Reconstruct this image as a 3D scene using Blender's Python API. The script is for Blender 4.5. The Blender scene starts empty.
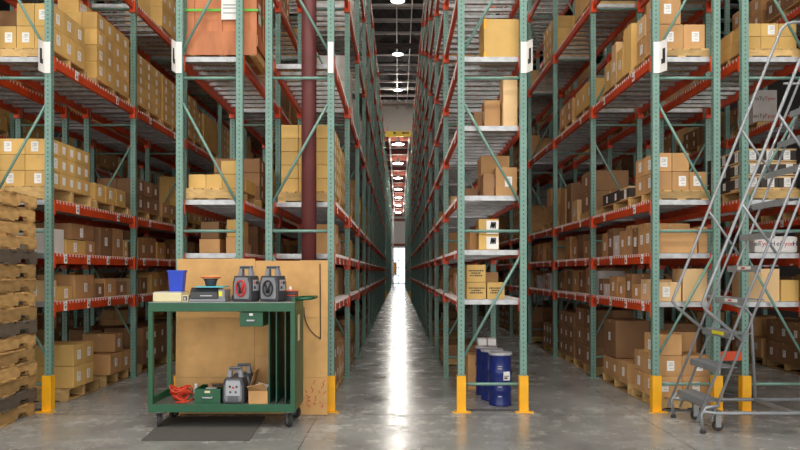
import bpy, bmesh, math, random
import numpy as np
from mathutils import Vector, Matrix

# ------------------------------------------------------------------ camera, world, lights, exposure
scn = bpy.context.scene
C = scn.collection
F, CXP, CYP, EYE = 700.0, 398.5, 272.0, 1.7
cam_d = bpy.data.cameras.new('camera'); cam = bpy.data.objects.new('camera', cam_d); C.objects.link(cam)
cam.location = (0, 0, EYE); cam.rotation_euler = (math.pi/2, 0, 0)
cam_d.sensor_width = 36.0; cam_d.lens = 36.0*F/800.0
cam_d.shift_x = (400-CXP)/800.0; cam_d.shift_y = (CYP-225)/800.0
cam_d.clip_start = 0.1; cam_d.clip_end = 300
scn.camera = cam

w = bpy.data.worlds.new('world'); scn.world = w; w.use_nodes = True
w.node_tree.nodes['Background'].inputs[0].default_value = (1.0, 0.97, 0.94, 1)
w.node_tree.nodes['Background'].inputs[1].default_value = 0.8
scn.view_settings.view_transform = 'Standard'; scn.view_settings.look = 'None'
scn.view_settings.gamma = 1.0; scn.view_settings.use_curve_mapping = False
scn.view_settings.exposure = 1.42

def area_lamp(name, loc, energy, size, col=(1, .93, .82), spread=math.pi, rot=(0, 0, 0)):
    d = bpy.data.lights.new(name, 'AREA'); d.energy = energy; d.shape = 'DISK'; d.size = size; d.color = col; d.spread = spread
    o = bpy.data.objects.new(name, d); C.objects.link(o); o.location = loc; o.rotation_euler = rot
    return o
HB_Y = [2.5, 6.7, 12.9, 19.1, 25.3, 31.5, 37.7]                 # high bay lamps in the near hall
HB2_Y = [43.4, 51.0, 59.0, 67.0, 74.6, 83, 93.2]                  # and beyond the header; last two added to light the end wall
LAMPS = []
for x in (-3.4, -0.03, 2.33):
    for y in HB_Y[1:]: LAMPS.append((x, y, 11.5, (85 if abs(x) < 1 else 130) if y > 10 else 330))
for x in (-7.0, -3.4, -0.03, 2.33, 6.0): LAMPS.append((x, 2.5, 11.5, 330))
for x in (6.2,):
    for y in (6.2, 14): LAMPS.append((x, y, 11.5, 150))
for y in HB2_Y: LAMPS.append((-0.03, y, 9.62, 80))
for (x, y, z, e) in LAMPS: area_lamp('high_bay_lamp', (x, y, z-.02), e, .45)
def glow_lamp(loc, energy, size=.18, col=(1, .94, .85)):           # fill added below the lenses, lifting header, far hall and end wall
    d = bpy.data.lights.new('fill_lamp', 'POINT'); d.energy = energy; d.shadow_soft_size = size; d.color = col
    o = bpy.data.objects.new('fill_lamp', d); C.objects.link(o); o.location = loc
for y in HB_Y[4:]: glow_lamp((-.03, y, 11.2), 5 if y < 35 else 38)
for y in HB2_Y: glow_lamp((-.03, y, 9.3), 45 if y < 80 else 220)
# daylight through the glass of the far doors
area_lamp('daylight_lamp', (0, 104.4, 4.0), 40, 3.0, (.85, .93, 1), math.pi, (-math.pi/2, 0, 0))

R = random.Random(11)
PI = math.pi

# ------------------------------------------------------------------ materials
def new_mat(name, col, rough=.6, metal=0.0, noise=0.0, nscale=6.0, rnd=0.0, bump=0.0, emis=None, spec=None, stretch=None):
    m = bpy.data.materials.new(name); m.use_nodes = True
    nt = m.node_tree; N = nt.nodes; L = nt.links; b = N['Principled BSDF']
    b.inputs['Base Color'].default_value = (*col, 1); b.inputs['Roughness'].default_value = rough; b.inputs['Metallic'].default_value = metal
    if spec is not None: b.inputs['Specular IOR Level'].default_value = spec
    src = None
    if noise or rnd or bump:
        tc = N.new('ShaderNodeTexCoord'); mp = N.new('ShaderNodeMapping'); nz = N.new('ShaderNodeTexNoise')
        L.new(tc.outputs['Object'], mp.inputs[0]); L.new(mp.outputs[0], nz.inputs['Vector'])
        if stretch: mp.inputs['Scale'].default_value = stretch
        nz.inputs['Scale'].default_value = nscale; nz.inputs['Detail'].default_value = 5
        val = N.new('ShaderNodeMapRange'); L.new(nz.outputs['Fac'], val.inputs[0])
        val.inputs[1].default_value = .25; val.inputs[2].default_value = .75
        val.inputs[3].default_value = 1-noise; val.inputs[4].default_value = 1+noise*.6
        out = val.outputs[0]
        if rnd:
            oi = N.new('ShaderNodeObjectInfo'); ge = N.new('ShaderNodeNewGeometry')
            ad = N.new('ShaderNodeMath'); ad.operation = 'ADD'; L.new(oi.outputs['Random'], ad.inputs[0]); L.new(ge.outputs['Random Per Island'], ad.inputs[1])
            fr = N.new('ShaderNodeMath'); fr.operation = 'FRACT'; L.new(ad.outputs[0], fr.inputs[0])
            mr = N.new('ShaderNodeMapRange'); L.new(fr.outputs[0], mr.inputs[0]); mr.inputs[3].default_value = 1-rnd; mr.inputs[4].default_value = 1+rnd*.6
            mu = N.new('ShaderNodeMath'); mu.operation = 'MULTIPLY'; L.new(out, mu.inputs[0]); L.new(mr.outputs[0], mu.inputs[1]); out = mu.outputs[0]
        vm = N.new('ShaderNodeVectorMath'); vm.operation = 'SCALE'; vm.inputs[0].default_value = col; L.new(out, vm.inputs['Scale'])
        L.new(vm.outputs[0], b.inputs['Base Color'])
        if bump:
            bp = N.new('ShaderNodeBump'); bp.inputs['Strength'].default_value = bump; bp.inputs['Distance'].default_value = .01
            L.new(nz.outputs['Fac'], bp.inputs['Height']); L.new(bp.outputs[0], b.inputs['Normal'])
    if emis: b.inputs['Emission Color'].default_value = (*emis[0], 1); b.inputs['Emission Strength'].default_value = emis[1]
    return m
def s2l(r, g, b):
    f = lambda c: (c/255/12.92) if c/255 <= .04045 else ((c/255+.055)/1.055)**2.4
    return (f(r), f(g), f(b))

M = {}
M['green'] = new_mat('rack_green', s2l(112, 148, 136), .42, 0, .16, 9)
M['hole'] = new_mat('dark_hole', (.012, .014, .014), .8)
M['orange'] = new_mat('beam_orange', s2l(210, 72, 26), .45, 0, .22, 7)
M['galv'] = new_mat('galvanised_steel', s2l(180, 182, 183), .38, .5, .3, 12)
M['galvw'] = new_mat('deck_edge', s2l(215, 213, 208), .45, .3, .1, 12)
M['signy'] = new_mat('sign_yellow', s2l(250, 214, 40), .5)
M['yellow'] = new_mat('safety_yellow', s2l(244, 176, 20), .45, 0, .12, 10)
M['white'] = new_mat('white_paper', s2l(232, 230, 226), .6, 0, .06, 8)
M['black'] = new_mat('black_ink', (.02, .02, .022), .6)
M['y'] = new_mat('cardboard_golden', s2l(212, 172, 100), .75, 0, .09, 5, .16)
M['k'] = new_mat('cardboard_kraft', s2l(196, 150, 98), .78, 0, .12, 5, .2)
M['b'] = new_mat('cardboard_brown', s2l(148, 110, 74), .78, 0, .15, 5, .25)
M['g'] = new_mat('cardboard_light', s2l(220, 184, 134), .75, 0, .08, 5, .14)
M['w'] = new_mat('carton_white', s2l(214, 210, 204), .7, 0, .08, 6, .08)
M['d'] = new_mat('carton_dark', s2l(66, 58, 52), .7, 0, .2, 8, .3)
M['tape'] = new_mat('packing_tape', s2l(196, 160, 108), .35, 0, .1, 8)
M['wood'] = new_mat('pallet_wood', s2l(202, 166, 108), .8, 0, .28, 9, .35, .3, stretch=(1, 1, 3))
M['woodold'] = new_mat('pallet_wood_worn', s2l(204, 162, 102), .85, 0, .38, 7, .45, .5, stretch=(3, 1, 3))
M['woodgrey'] = new_mat('pallet_wood_grey', s2l(118, 104, 88), .85, 0, .3, 7, .35, .5, stretch=(3, 1, 3))
M['ply'] = new_mat('crate_plywood', s2l(194, 122, 80), .7, 0, .32, 7, .12, .15, stretch=(1, 1, .25))
M['strap'] = new_mat('green_strap', s2l(96, 176, 60), .5)
M['maroon'] = new_mat('column_maroon', s2l(112, 58, 56), .5, 0, .15, 4)
M['cart'] = new_mat('cart_green', s2l(30, 88, 58), .4, 0, .15, 8)
M['cartd'] = new_mat('cart_green_panel', s2l(34, 82, 62), .45, 0, .15, 8)
M['sheet'] = new_mat('cardboard_sheet', s2l(210, 164, 104), .8, 0, .2, 4, 0, .6)
M['blue'] = new_mat('blue_plastic', s2l(24, 66, 196), .4, 0, .05)
M['drum'] = new_mat('drum_blue', s2l(26, 44, 116), .32, 0, .1)
M['steel'] = new_mat('dull_steel', s2l(150, 152, 152), .4, .6, .1)
M['ladder'] = new_mat('ladder_grey', s2l(150, 154, 158), .38, .35, .12, 9)
M['tread'] = new_mat('ladder_tread', s2l(122, 126, 130), .55, .2, .2, 20)
M['rubber'] = new_mat('rubber_black', (.025, .025, .027), .7, 0, .1)
M['mat'] = new_mat('mat_grey', s2l(84, 82, 78), .85, 0, .12, 20, 0, .3)
M['grey'] = new_mat('plastic_grey', s2l(134, 136, 142), .45, 0, .08)
M['dgrey'] = new_mat('plastic_dark_grey', s2l(62, 63, 68), .45, 0, .08)
M['silver'] = new_mat('silver_plastic', s2l(178, 180, 186), .35, .1, .05)
M['red'] = new_mat('red_plastic', s2l(206, 34, 32), .4)
M['redor'] = new_mat('red_orange_cord', s2l(222, 70, 40), .5)
M['beige'] = new_mat('beige_plastic', s2l(222, 212, 168), .5, 0, .04)
M['cyan'] = new_mat('cyan_plastic', s2l(70, 190, 205), .4)
M['yel2'] = new_mat('yellow_sticker', s2l(236, 226, 40), .4)
M['blackp'] = new_mat('black_gloss', (.03, .032, .036), .22)
M['ceil'] = new_mat('ceiling_deck', s2l(34, 33, 36), .8, 0, .1)
M['joist'] = new_mat('joist_steel', s2l(170, 166, 162), .5, .1, .1)
M['ceil2'] = new_mat('ceiling_deck_red', s2l(120, 84, 74), .8, 0, .1)
M['wallp'] = new_mat('metal_wall_panel', s2l(214, 208, 200), .6, 0, .05)
M['walld'] = new_mat('dark_block_wall', s2l(70, 66, 66), .8, 0, .1)
M['wallf'] = new_mat('far_wall_white', s2l(228, 228, 224), .6, 0, .04)
M['trimr'] = new_mat('rust_trim', s2l(140, 74, 60), .6)
M['glow'] = new_mat('lamp_lens', (1, 1, 1), .4, emis=((1, .95, .86), 14))
M['glow1'] = new_mat('lamp_refractor', (.8, .85, .95), .25, emis=((.85, .92, 1), 2.0))
M['door'] = new_mat('daylit_door_glass', (.85, .9, .95), .3, emis=((.86, .94, 1), .8))
M['pipe'] = new_mat('conduit_grey', s2l(188, 184, 178), .5, .2)
M['bottle'] = new_mat('white_bottle', s2l(225, 228, 230), .4)
M['redtxt'] = new_mat('red_lettering', s2l(200, 40, 44), .5)
M['bagw'] = new_mat('white_bag', s2l(222, 218, 214), .5, 0, .06, 7, 0, .4)

def post_material():
    m = new_mat('rack_green_punched', s2l(112, 148, 136), .42, 0, .14, 9)
    nt = m.node_tree; N = nt.nodes; L = nt.links; b = N['Principled BSDF']
    src = b.inputs['Base Color'].links[0].from_socket
    tc = N.new('ShaderNodeTexCoord'); sp = N.new('ShaderNodeSeparateXYZ'); L.new(tc.outputs['Object'], sp.inputs[0])
    sn = N.new('ShaderNodeSeparateXYZ'); L.new(tc.outputs['Normal'], sn.inputs[0])
    def mth(op, a, b_=None, c=None):
        n = N.new('ShaderNodeMath'); n.operation = op
        for i, v in enumerate((a, b_, c)):
            if v is None: continue
            if isinstance(v, (int, float)): n.inputs[i].default_value = v
            else: L.new(v, n.inputs[i])
        return n.outputs[0]
    ay = mth('ABSOLUTE', sn.outputs['Y']); isy = mth('GREATER_THAN', ay, .5)
    c = mth('ADD', mth('MULTIPLY', sp.outputs['X'], isy), mth('MULTIPLY', sp.outputs['Y'], mth('SUBTRACT', 1.0, isy)))
    fz = mth('MULTIPLY', mth('SUBTRACT', mth('FRACT', mth('DIVIDE', sp.outputs['Z'], .054)), .5), .054)
    d2 = mth('ADD', mth('MULTIPLY', c, c), mth('MULTIPLY', mth('MULTIPLY', fz, fz), .6))
    hole = mth('LESS_THAN', d2, .0085**2)
    mx = N.new('ShaderNodeMix'); mx.data_type = 'RGBA'; L.new(hole, mx.inputs['Factor']); L.new(src, mx.inputs['A']); mx.inputs['B'].default_value = (.05, .07, .065, 1)
    L.new(mx.outputs['Result'], b.inputs['Base Color'])
    return m
M['post'] = post_material()

def floor_material():
    m = bpy.data.materials.new('polished_concrete'); m.use_nodes = True
    nt = m.node_tree; N = nt.nodes; L = nt.links; b = N['Principled BSDF']
    tc = N.new('ShaderNodeTexCoord')
    def noise(sc, det=8, rough=.6, vec=None):
        n = N.new('ShaderNodeTexNoise'); n.inputs['Scale'].default_value = sc; n.inputs['Detail'].default_value = det; n.inputs['Roughness'].default_value = rough
        L.new(vec or tc.outputs['Object'], n.inputs['Vector']); return n.outputs['Fac']
    r = N.new('ShaderNodeValToRGB'); L.new(noise(.9, 9, .68), r.inputs[0])
    r.color_ramp.elements[0].position = .3; r.color_ramp.elements[0].color = (*s2l(104, 104, 103), 1)
    r.color_ramp.elements[1].position = .72; r.color_ramp.elements[1].color = (*s2l(164, 164, 161), 1)
    r2 = N.new('ShaderNodeValToRGB'); L.new(noise(3.2, 10, .75), r2.inputs[0])     # dusty pale scuffs
    r2.color_ramp.elements[0].position = .52; r2.color_ramp.elements[0].color = (0, 0, 0, 1)
    r2.color_ramp.elements[1].position = .72; r2.color_ramp.elements[1].color = (.8, .8, .8, 1)
    sp = N.new('ShaderNodeSeparateXYZ'); L.new(tc.outputs['Object'], sp.inputs[0])
    def mth(op, a, b_=None):
        n = N.new('ShaderNodeMath'); n.operation = op
        for i, v in enumerate((a, b_)):
            if v is None: continue
            if isinstance(v, (int, float)): n.inputs[i].default_value = v
            else: L.new(v, n.inputs[i])
        return n.outputs[0]
    # scuffed band of the cross aisle along the rack feet
    band = N.new('ShaderNodeMapRange'); L.new(mth('ABSOLUTE', mth('SUBTRACT', sp.outputs['Y'], 7.9)), band.inputs[0]); band.inputs[1].default_value = 0.2; band.inputs[2].default_value = 1.3; band.inputs[3].default_value = 1; band.inputs[4].default_value = .12
    scuff = mth('MULTIPLY', r2.outputs[0], band.outputs[0])
    mx = N.new('ShaderNodeMix'); mx.data_type = 'RGBA'; L.new(scuff, mx.inputs['Factor']); L.new(r.outputs[0], mx.inputs['A']); mx.inputs['B'].default_value = (*s2l(205, 202, 195), 1)
    # dark stains
    r3 = N.new('ShaderNodeValToRGB'); L.new(noise(1.7, 10, .72), r3.inputs[0])
    r3.color_ramp.elements[0].position = .28; r3.color_ramp.elements[0].color = (.5, .5, .5, 1); r3.color_ramp.elements[1].position = .44; r3.color_ramp.elements[1].color = (1, 1, 1, 1)
    mm = N.new('ShaderNodeMix'); mm.data_type = 'RGBA'; mm.blend_type = 'MULTIPLY'; mm.inputs['Factor'].default_value = .8; L.new(mx.outputs['Result'], mm.inputs['A']); L.new(r3.outputs[0], mm.inputs['B'])
    # saw-cut joints
    def joint(ax, period, off):
        f = mth('FRACT', mth('DIVIDE', mth('ADD', sp.outputs[ax], off), period))
        return mth('LESS_THAN', mth('ABSOLUTE', mth('SUBTRACT', f, .5)), .008/period)
    j = mth('MAXIMUM', joint('X', 3.8, 2.86), joint('Y', 4.2, 6.36))
    mj = N.new('ShaderNodeMix'); mj.data_type = 'RGBA'; L.new(mth('MULTIPLY', j, .7), mj.inputs['Factor']); L.new(mm.outputs['Result'], mj.inputs['A']); mj.inputs['B'].default_value = (.05, .05, .05, 1)
    L.new(mj.outputs['Result'], b.inputs['Base Color'])
    rr = N.new('ShaderNodeMapRange'); L.new(noise(2.1, 8, .7), rr.inputs[0]); rr.inputs[1].default_value = .3; rr.inputs[2].default_value = .7; rr.inputs[3].default_value = .11; rr.inputs[4].default_value = .34
    ra = mth('ADD', rr.outputs[0], mth('MULTIPLY', scuff, .5))
    L.new(ra, b.inputs['Roughness']); b.inputs['Specular IOR Level'].default_value = .4
    bp = N.new('ShaderNodeBump'); bp.inputs['Strength'].default_value = .06; bp.inputs['Distance'].default_value = .02; L.new(noise(14, 6, .6), bp.inputs['Height']); L.new(bp.outputs[0], b.inputs['Normal'])
    return m
M['floor'] = floor_material()

# ------------------------------------------------------------------ mesh helpers
class MB:
    def __init__(s): s.v = []; s.f = []; s.m = []; s.mats = []; s.sm = []
    def mi(s, k):
        if k not in s.mats: s.mats.append(k)
        return s.mats.index(k)
    def poly(s, pts, faces, k, smooth=False):
        n = len(s.v); i = s.mi(k); s.v += [tuple(p) for p in pts]
        for f in faces: s.f.append([n+a for a in f]); s.m.append(i); s.sm.append(smooth)
    def box(s, x0, x1, y0, y1, z0, z1, k, rot=None, piv=None):
        p = [Vector(q) for q in ((x0, y0, z0), (x1, y0, z0), (x1, y1, z0), (x0, y1, z0), (x0, y0, z1), (x1, y0, z1), (x1, y1, z1), (x0, y1, z1))]
        if rot is not None:
            pv = Vector(piv) if piv else Vector(((x0+x1)/2, (y0+y1)/2, (z0+z1)/2)); p = [pv+rot@(q-pv) for q in p]
        s.poly(p, [(0, 3, 2, 1), (4, 5, 6, 7), (0, 1, 5, 4), (1, 2, 6, 5), (2, 3, 7, 6), (3, 0, 4, 7)], k)
    def hexa(s, p, k):                                             # 8 corners, bottom ring then top ring
        s.poly(p, [(0, 3, 2, 1), (4, 5, 6, 7), (0, 1, 5, 4), (1, 2, 6, 5), (2, 3, 7, 6), (3, 0, 4, 7)], k)
    def tube(s, path, r, k, n=8, closed=False, smooth=True):
        P = [Vector(p) for p in path]; rings = []
        prev = None
        for i, p in enumerate(P):
            if closed: t = (P[(i+1) % len(P)]-P[i-1])
            else: t = P[min(i+1, len(P)-1)]-P[max(i-1, 0)]
            t.normalize()
            if prev is None: a = Vector((0, 0, 1)) if abs(t.z) < .9 else Vector((1, 0, 0)); u = t.cross(a).normalized()
            else: u = (prev-t*prev.dot(t)).normalized()
            prev = u; v = t.cross(u)
            rings.append([p+u*math.cos(2*PI*j/n)*r+v*math.sin(2*PI*j/n)*r for j in range(n)])
        pts = [q for rg in rings for q in rg]; fs = []
        m = len(rings)
        for i in range(m if closed else m-1):
            a, b = i*n, ((i+1) % m)*n
            for j in range(n): fs.append((a+j, a+(j+1) % n, b+(j+1) % n, b+j))
        if not closed: fs.append(tuple(range(n-1, -1, -1))); fs.append(tuple((m-1)*n+j for j in range(n)))
        s.poly(pts, fs, k, smooth)
    def bar(s, p, q, wd, th, k):                                   # rectangular bar between two points
        p = Vector(p); q = Vector(q); t = (q-p).normalized(); a = Vector((0, 1, 0)) if abs(t.y) < .9 else Vector((1, 0, 0))
        u = t.cross(a).normalized()*wd/2; v = t.cross(u).normalized()*th/2
        s.hexa([p-u-v, p+u-v, p+u+v, p-u+v, q-u-v, q+u-v, q+u+v, q-u+v], k)
    def lathe(s, prof, k, n=24, c=(0, 0, 0)):
        pts = []; fs = []
        for (r, z) in prof:
            for j in range(n): pts.append((c[0]+r*math.cos(2*PI*j/n), c[1]+r*math.sin(2*PI*j/n), c[2]+z))
        for i in range(len(prof)-1):
            for j in range(n): fs.append((i*n+j, i*n+(j+1) % n, (i+1)*n+(j+1) % n, (i+1)*n+j))
        fs.append(tuple(range(n-1, -1, -1))); fs.append(tuple((len(prof)-1)*n+j for j in range(n)))
        s.poly(pts, fs, k, True)
    def prism(s, prof, axis, a, b, k):                             # profile polygon extruded along an axis
        def P(u, v, t): return {'x': (t, u, v), 'y': (u, t, v), 'z': (u, v, t)}[axis]
        n = len(prof); pts = [P(u, v, a) for u, v in prof]+[P(u, v, b) for u, v in prof]
        fs = [(i, (i+1) % n, n+(i+1) % n, n+i) for i in range(n)]+[tuple(range(n-1, -1, -1)), tuple(range(n, 2*n))]
        s.poly(pts, fs, k)
    def mesh(s, name, bevel=0, fix=True):
        me = bpy.data.meshes.new(name); me.from_pydata(s.v, [], s.f)
        for k in s.mats: me.materials.append(M[k])
        me.polygons.foreach_set('material_index', s.m); me.polygons.foreach_set('use_smooth', s.sm)
        if fix or bevel:
            bm = bmesh.new(); bm.from_mesh(me); bmesh.ops.recalc_face_normals(bm, faces=bm.faces)
            if bevel:
                es = [e for e in bm.edges if e.is_manifold and e.calc_face_angle(0) > .6]
                bmesh.ops.bevel(bm, geom=es, offset=bevel, segments=2, profile=.6, affect='EDGES', clamp_overlap=True)
            bm.to_mesh(me); bm.free()
        me.update(); return me
def link(name, me, parent=None, loc=(0, 0, 0), rot=(0, 0, 0)):
    o = bpy.data.objects.new(name, me); C.objects.link(o); o.location = loc; o.rotation_euler = rot
    if parent: o.parent = parent
    return o
def part(name, mb, parent, loc=(0, 0, 0), rot=(0, 0, 0), bevel=0, label=None):
    o = link(name, mb.mesh(name, bevel), parent, loc, rot)
    if label: o['label'] = label
    return o
def tag(o, label, cat, group=None):
    o['label'] = label; o['category'] = cat
    if group: o['group'] = group
    return o
def thing(name, label, cat, loc=(0, 0, 0), rz=0, group=None):
    return tag(link(name, None, None, loc, (0, 0, rz)), label, cat, group)
def struct(name, mb, bevel=0):
    o = link(name, mb.mesh(name, bevel)); o['kind'] = 'structure'; return o
def text_mesh(s, size, mat, ext=.001):
    cu = bpy.data.curves.new('txt', 'FONT'); cu.body = s; cu.size = size; cu.extrude = ext; cu.align_x = 'CENTER'; cu.align_y = 'CENTER'
    o = bpy.data.objects.new('txt', cu); C.objects.link(o); dg = bpy.context.evaluated_depsgraph_get()
    me = bpy.data.meshes.new_from_object(o.evaluated_get(dg)); bpy.data.objects.remove(o)
    me.materials.clear(); me.materials.append(M[mat]); return me

ORD = ['first', 'second', 'third', 'fourth', 'fifth', 'sixth', 'seventh', 'eighth', 'ninth', 'tenth', 'eleventh', 'twelfth', 'thirteenth', 'fourteenth', 'fifteenth', 'sixteenth', 'seventeenth', 'eighteenth', 'nineteenth', 'twentieth']
D0, BAY = 8.56, 2.73

# ------------------------------------------------------------------ the building
m = MB(); m.box(-14, 14, -3, 105, -.2, 0, 'floor'); struct('floor', m)
m = MB(); m.box(-14, 14, -3, 42.5, 12.15, 12.35, 'ceil'); struct('ceiling', m)
m = MB(); m.box(-14, 14, 42.7, 105, 10.25, 10.45, 'ceil2'); struct('ceiling_beyond', m)
m = MB()
y = 0.6; 
while y < 42.3:                                                     # steel roof joists: thin flange pairs and webs
    m.box(-14, 14, y-.06, y+.06, 11.62, 11.68, 'joist'); m.box(-14, 14, y-.05, y+.05, 12.08, 12.149, 'joist')
    x = -13.5
    while x < 13.5:
        m.bar((x, y, 11.68), (x+.3, y, 12.08), .02, .02, 'ceil'); m.bar((x+.3, y, 12.08), (x+.6, y, 11.68), .02, .02, 'ceil'); x += .6
    y += 1.5
struct('trim_1', m)
m = MB()
for x in (-9, -4.4, 5.2, 9.6): m.box(x-.1, x+.1, -3, 42.4, 11.3, 11.61, 'joist')
for x, z in ((-.07, 11.58), (.5, 11.55), (.95, 11.5)): m.tube([(x, -2.9, z), (x, 42.4, z)], .022, 'pipe', 6)
for yy in (15.2, 29.5): m.box(-13.9, 13.9, yy-.12, yy+.12, 11.15, 11.295, 'walld')
struct('trim_2', m)
m = MB(); y = 44
while y < 104.5: m.box(-14, 14, y-.15, y+.15, 9.95, 10.249, 'trimr'); y += 2.6
for x in (-.55, .65): m.box(x-.05, x+.05, 42.8, 104.8, 9.85, 9.948, 'pipe')
struct('trim_3', m)
# header between the halls: pale ribbed panels over the opening
m = MB(); m.box(-13.9, 13.9, 42.55, 42.7, 9.98, 12.15, 'wallp')
x = -13.8
while x < 13.8: m.box(x, x+.34, 42.5, 42.55, 10.2, 12.15, 'wallp'); x += .42
m.box(-13.9, 13.9, 42.45, 42.55, 10.12, 10.2, 'walld')
struct('wall_header', m)
m = MB(); m.box(-14.2, -14, -3, 105, 0, 12.35, 'walld'); struct('wall_left', m)
m = MB(); m.box(14, 14.2, -3, 105, 0, 12.35, 'walld'); struct('wall_right', m)
m = MB()
m.box(-14, -1.1, 105, 105.2, 0, 10.45, 'wallf'); m.box(1.1, 14, 105, 105.2, 0, 10.45, 'wallf'); m.box(-1.1, 1.1, 105, 105.2, 5.4, 10.45, 'wallf')
m.box(-1.1, 1.1, 105.05, 105.2, 0, 5.4, 'wallf')
for x in np.arange(-13.5, 13.5, .6):
    if abs(x) > 1.2: m.box(x, x+.04, 104.96, 105, 0, 10, 'wallf')
struct('wall_back', m)
m = MB(); m.box(-14, 14, 104.8, 104.95, 5.6, 5.95, 'trimr'); m.box(-14, 14, 104.8, 104.95, 9.3, 9.7, 'trimr'); struct('trim_4', m)
m = MB(); m.box(-1.05, 1.05, 104.97, 105.04, 0.0, 5.35, 'door')
for x in (-1.05, -.05, .95): m.box(x, x+.1, 104.9, 104.97, 0, 5.4, 'steel')
for z in (0, 1.1, 2.3, 3.4, 5.3): m.box(-1.05, 1.05, 104.91, 104.965, z, z+.1, 'steel')
struct('door_1', m)

# high bay fixtures
def high_bay(x, y, z, glow, label):
    t = thing('high_bay_light', label, 'ceiling light', (x, y, z), 0, 'high bay lights')
    m = MB(); m.lathe([(.10, .34), (.12, .30), (.14, .12), (.27, .02), (.27, 0)], 'steel', 16); part('housing', m, t)
    q_ = 1 if y < 42 else 1.5
    m = MB(); m.lathe([(.245*q_, .0), (.25*q_, -.01), (.20*q_, -.022), (.05, -.025)], glow, 16); part('lens', m, t)
    zt = 12.14 if y < 42 else 10.245
    m = MB(); m.tube([(0, 0, .33), (0, 0, zt-z)], .012, 'steel', 6); part('hanger', m, t)
lab_near = 0
for (x, y, z, e) in LAMPS:
    near = y < 42
    which = 'centre aisle' if abs(x) < 1 else ('left aisle' if x < 0 else 'right aisle')
    if near: lb = f'round high bay lamp over the {which}, {ORD[min(int((y-2)//6.4)+0, 12)]} from the camera' + (', outermost' if abs(x) > 5 else '')
    else: lb = f'glowing lamp beyond the yellow header sign, {ORD[HB2_Y.index(y)]} of the receding line'
    high_bay(x, y, z, 'glow' if not near else 'glow1', lb)

# clearance sign board on the header
t = thing('clearance_sign', 'yellow clearance board hung under the ribbed header at the end of the aisle', 'sign', (.12, 42.4, 9.9))
m = MB(); m.box(-.9, .9, 0, .05, 0, .33, 'signy'); part('board', m, t)
m = MB()
for (a, b_) in ((-.42, -.28), (.1, .2), (.22, .3), (.33, .42), (.44, .5)): m.box(a, b_, -.01, 0, .17, .27, 'black')
part('lettering', m, t)
m = MB()
for a in (-.8, .8): m.box(a-.02, a+.02, .01, .049, .33, .6, 'steel')
part('hanger', m, t)

# ------------------------------------------------------------------ pallet racks
ROWS = {  # key: (aisle-side post x, other post x, side of aisle, bays, phrase)
 'A': (-4.27, -5.02, 1, 12, 'rack at pallet stack'), 'AA': (-6.12, -5.37, -1, 5, 'hidden left rack'), 'Z': (-7.72, -8.46, 1, 8, 'outermost left rack'),
 'B': (-2.67, -1.94, -1, 12, 'wooden crate rack'), 'BB': (-.825, -1.58, 1, 12, 'maroon column rack'),
 'C': (.764, 1.522, -1, 12, 'blue drum rack'), 'D': (3.136, 3.88, -1, 12, 'rack beside ladder'),
 'DD': (4.98, 4.224, 1, 5, 'rack behind ladder'), 'E': (6.58, 7.33, -1, 6, 'outermost right rack')}
RACKNAME = {
 'A': 'orange and green pallet rack at far left, tall stack of empty pallets before its end',
 'AA': 'pallet rack back to back behind the far left rack',
 'Z': 'outermost left pallet rack glimpsed through the far left racks',
 'B': 'pallet rack holding the strapped wooden crate, left of the maroon column',
 'BB': 'pallet rack around the maroon column, left side of the centre aisle',
 'C': 'pallet rack with blue drums underneath, right side of the centre aisle',
 'D': 'pallet rack just left of the rolling ladder',
 'DD': 'pallet rack right behind the rolling ladder treads',
 'E': 'outermost right pallet rack seen beyond the rolling ladder'}
LEV = [1.33, 1.93, 2.59, 4.35, 6.05, 7.85, 9.6]
LEVC = [1.36, 1.97, 2.64, 3.5, 4.35, 5.2, 6.05, 6.95, 7.85, 8.7, 9.6]
SHELF = {1.33: 'lowest', 1.36: 'lowest', 1.93: 'second', 1.97: 'second', 2.59: 'third', 2.64: 'third', 3.5: 'fourth', 4.35: 'eye-catching high', 0: 'floor'}
HT = 9.8
# shared meshes
mb = MB(); a = .04
mb.prism([(-a, -.036), (a, -.036), (a, .036), (.018, .036), (.018, .022), (a-.012, .022), (a-.012, -.024), (-a+.012, -.024), (-a+.012, .022), (-.018, .022), (-.018, .036), (-a, .036)], 'z', 0, HT, 'post')
POST = mb.mesh('post')
mb = MB(); mb.box(-.075, .075, -.07, .07, 0, .01, 'green')
for sx in (-.055, .055): mb.lathe([(.01, .01), (.01, .025)], 'steel', 6, (sx, -.05, 0))
FOOT = mb.mesh('base_plate')
mb = MB()                                                           # yellow angle guard on the front of a post
mb.prism([(-.054, -.075), (.054, -.075), (.054, .03), (.044, .03), (.044, -.063), (-.044, -.063), (-.044, .03), (-.054, .03)], 'z', .012, .44, 'yellow')
mb.box(-.11, .11, -.13, -.064, .0, .014, 'yellow')
for sx in (-.085, .085): mb.lathe([(.012, .014), (.012, .03)], 'steel', 6, (sx, -.105, 0))
GUARD = mb.mesh('post_protector')
BL = BAY-.074
def beam_mesh(h):
    mb = MB()
    mb.prism([(-.022, 0), (.022, 0), (.022, -h), (-.022, -h)], 'y', .0+.004, BL-.004, 'orange')
    for yy in (0, BL-.03): mb.box(-.046, .046, yy-.004, yy+.034, -h-.06, .003, 'orange')
    return mb.mesh('beam')
BEAM = beam_mesh(.125); BEAMC = beam_mesh(.085)
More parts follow.
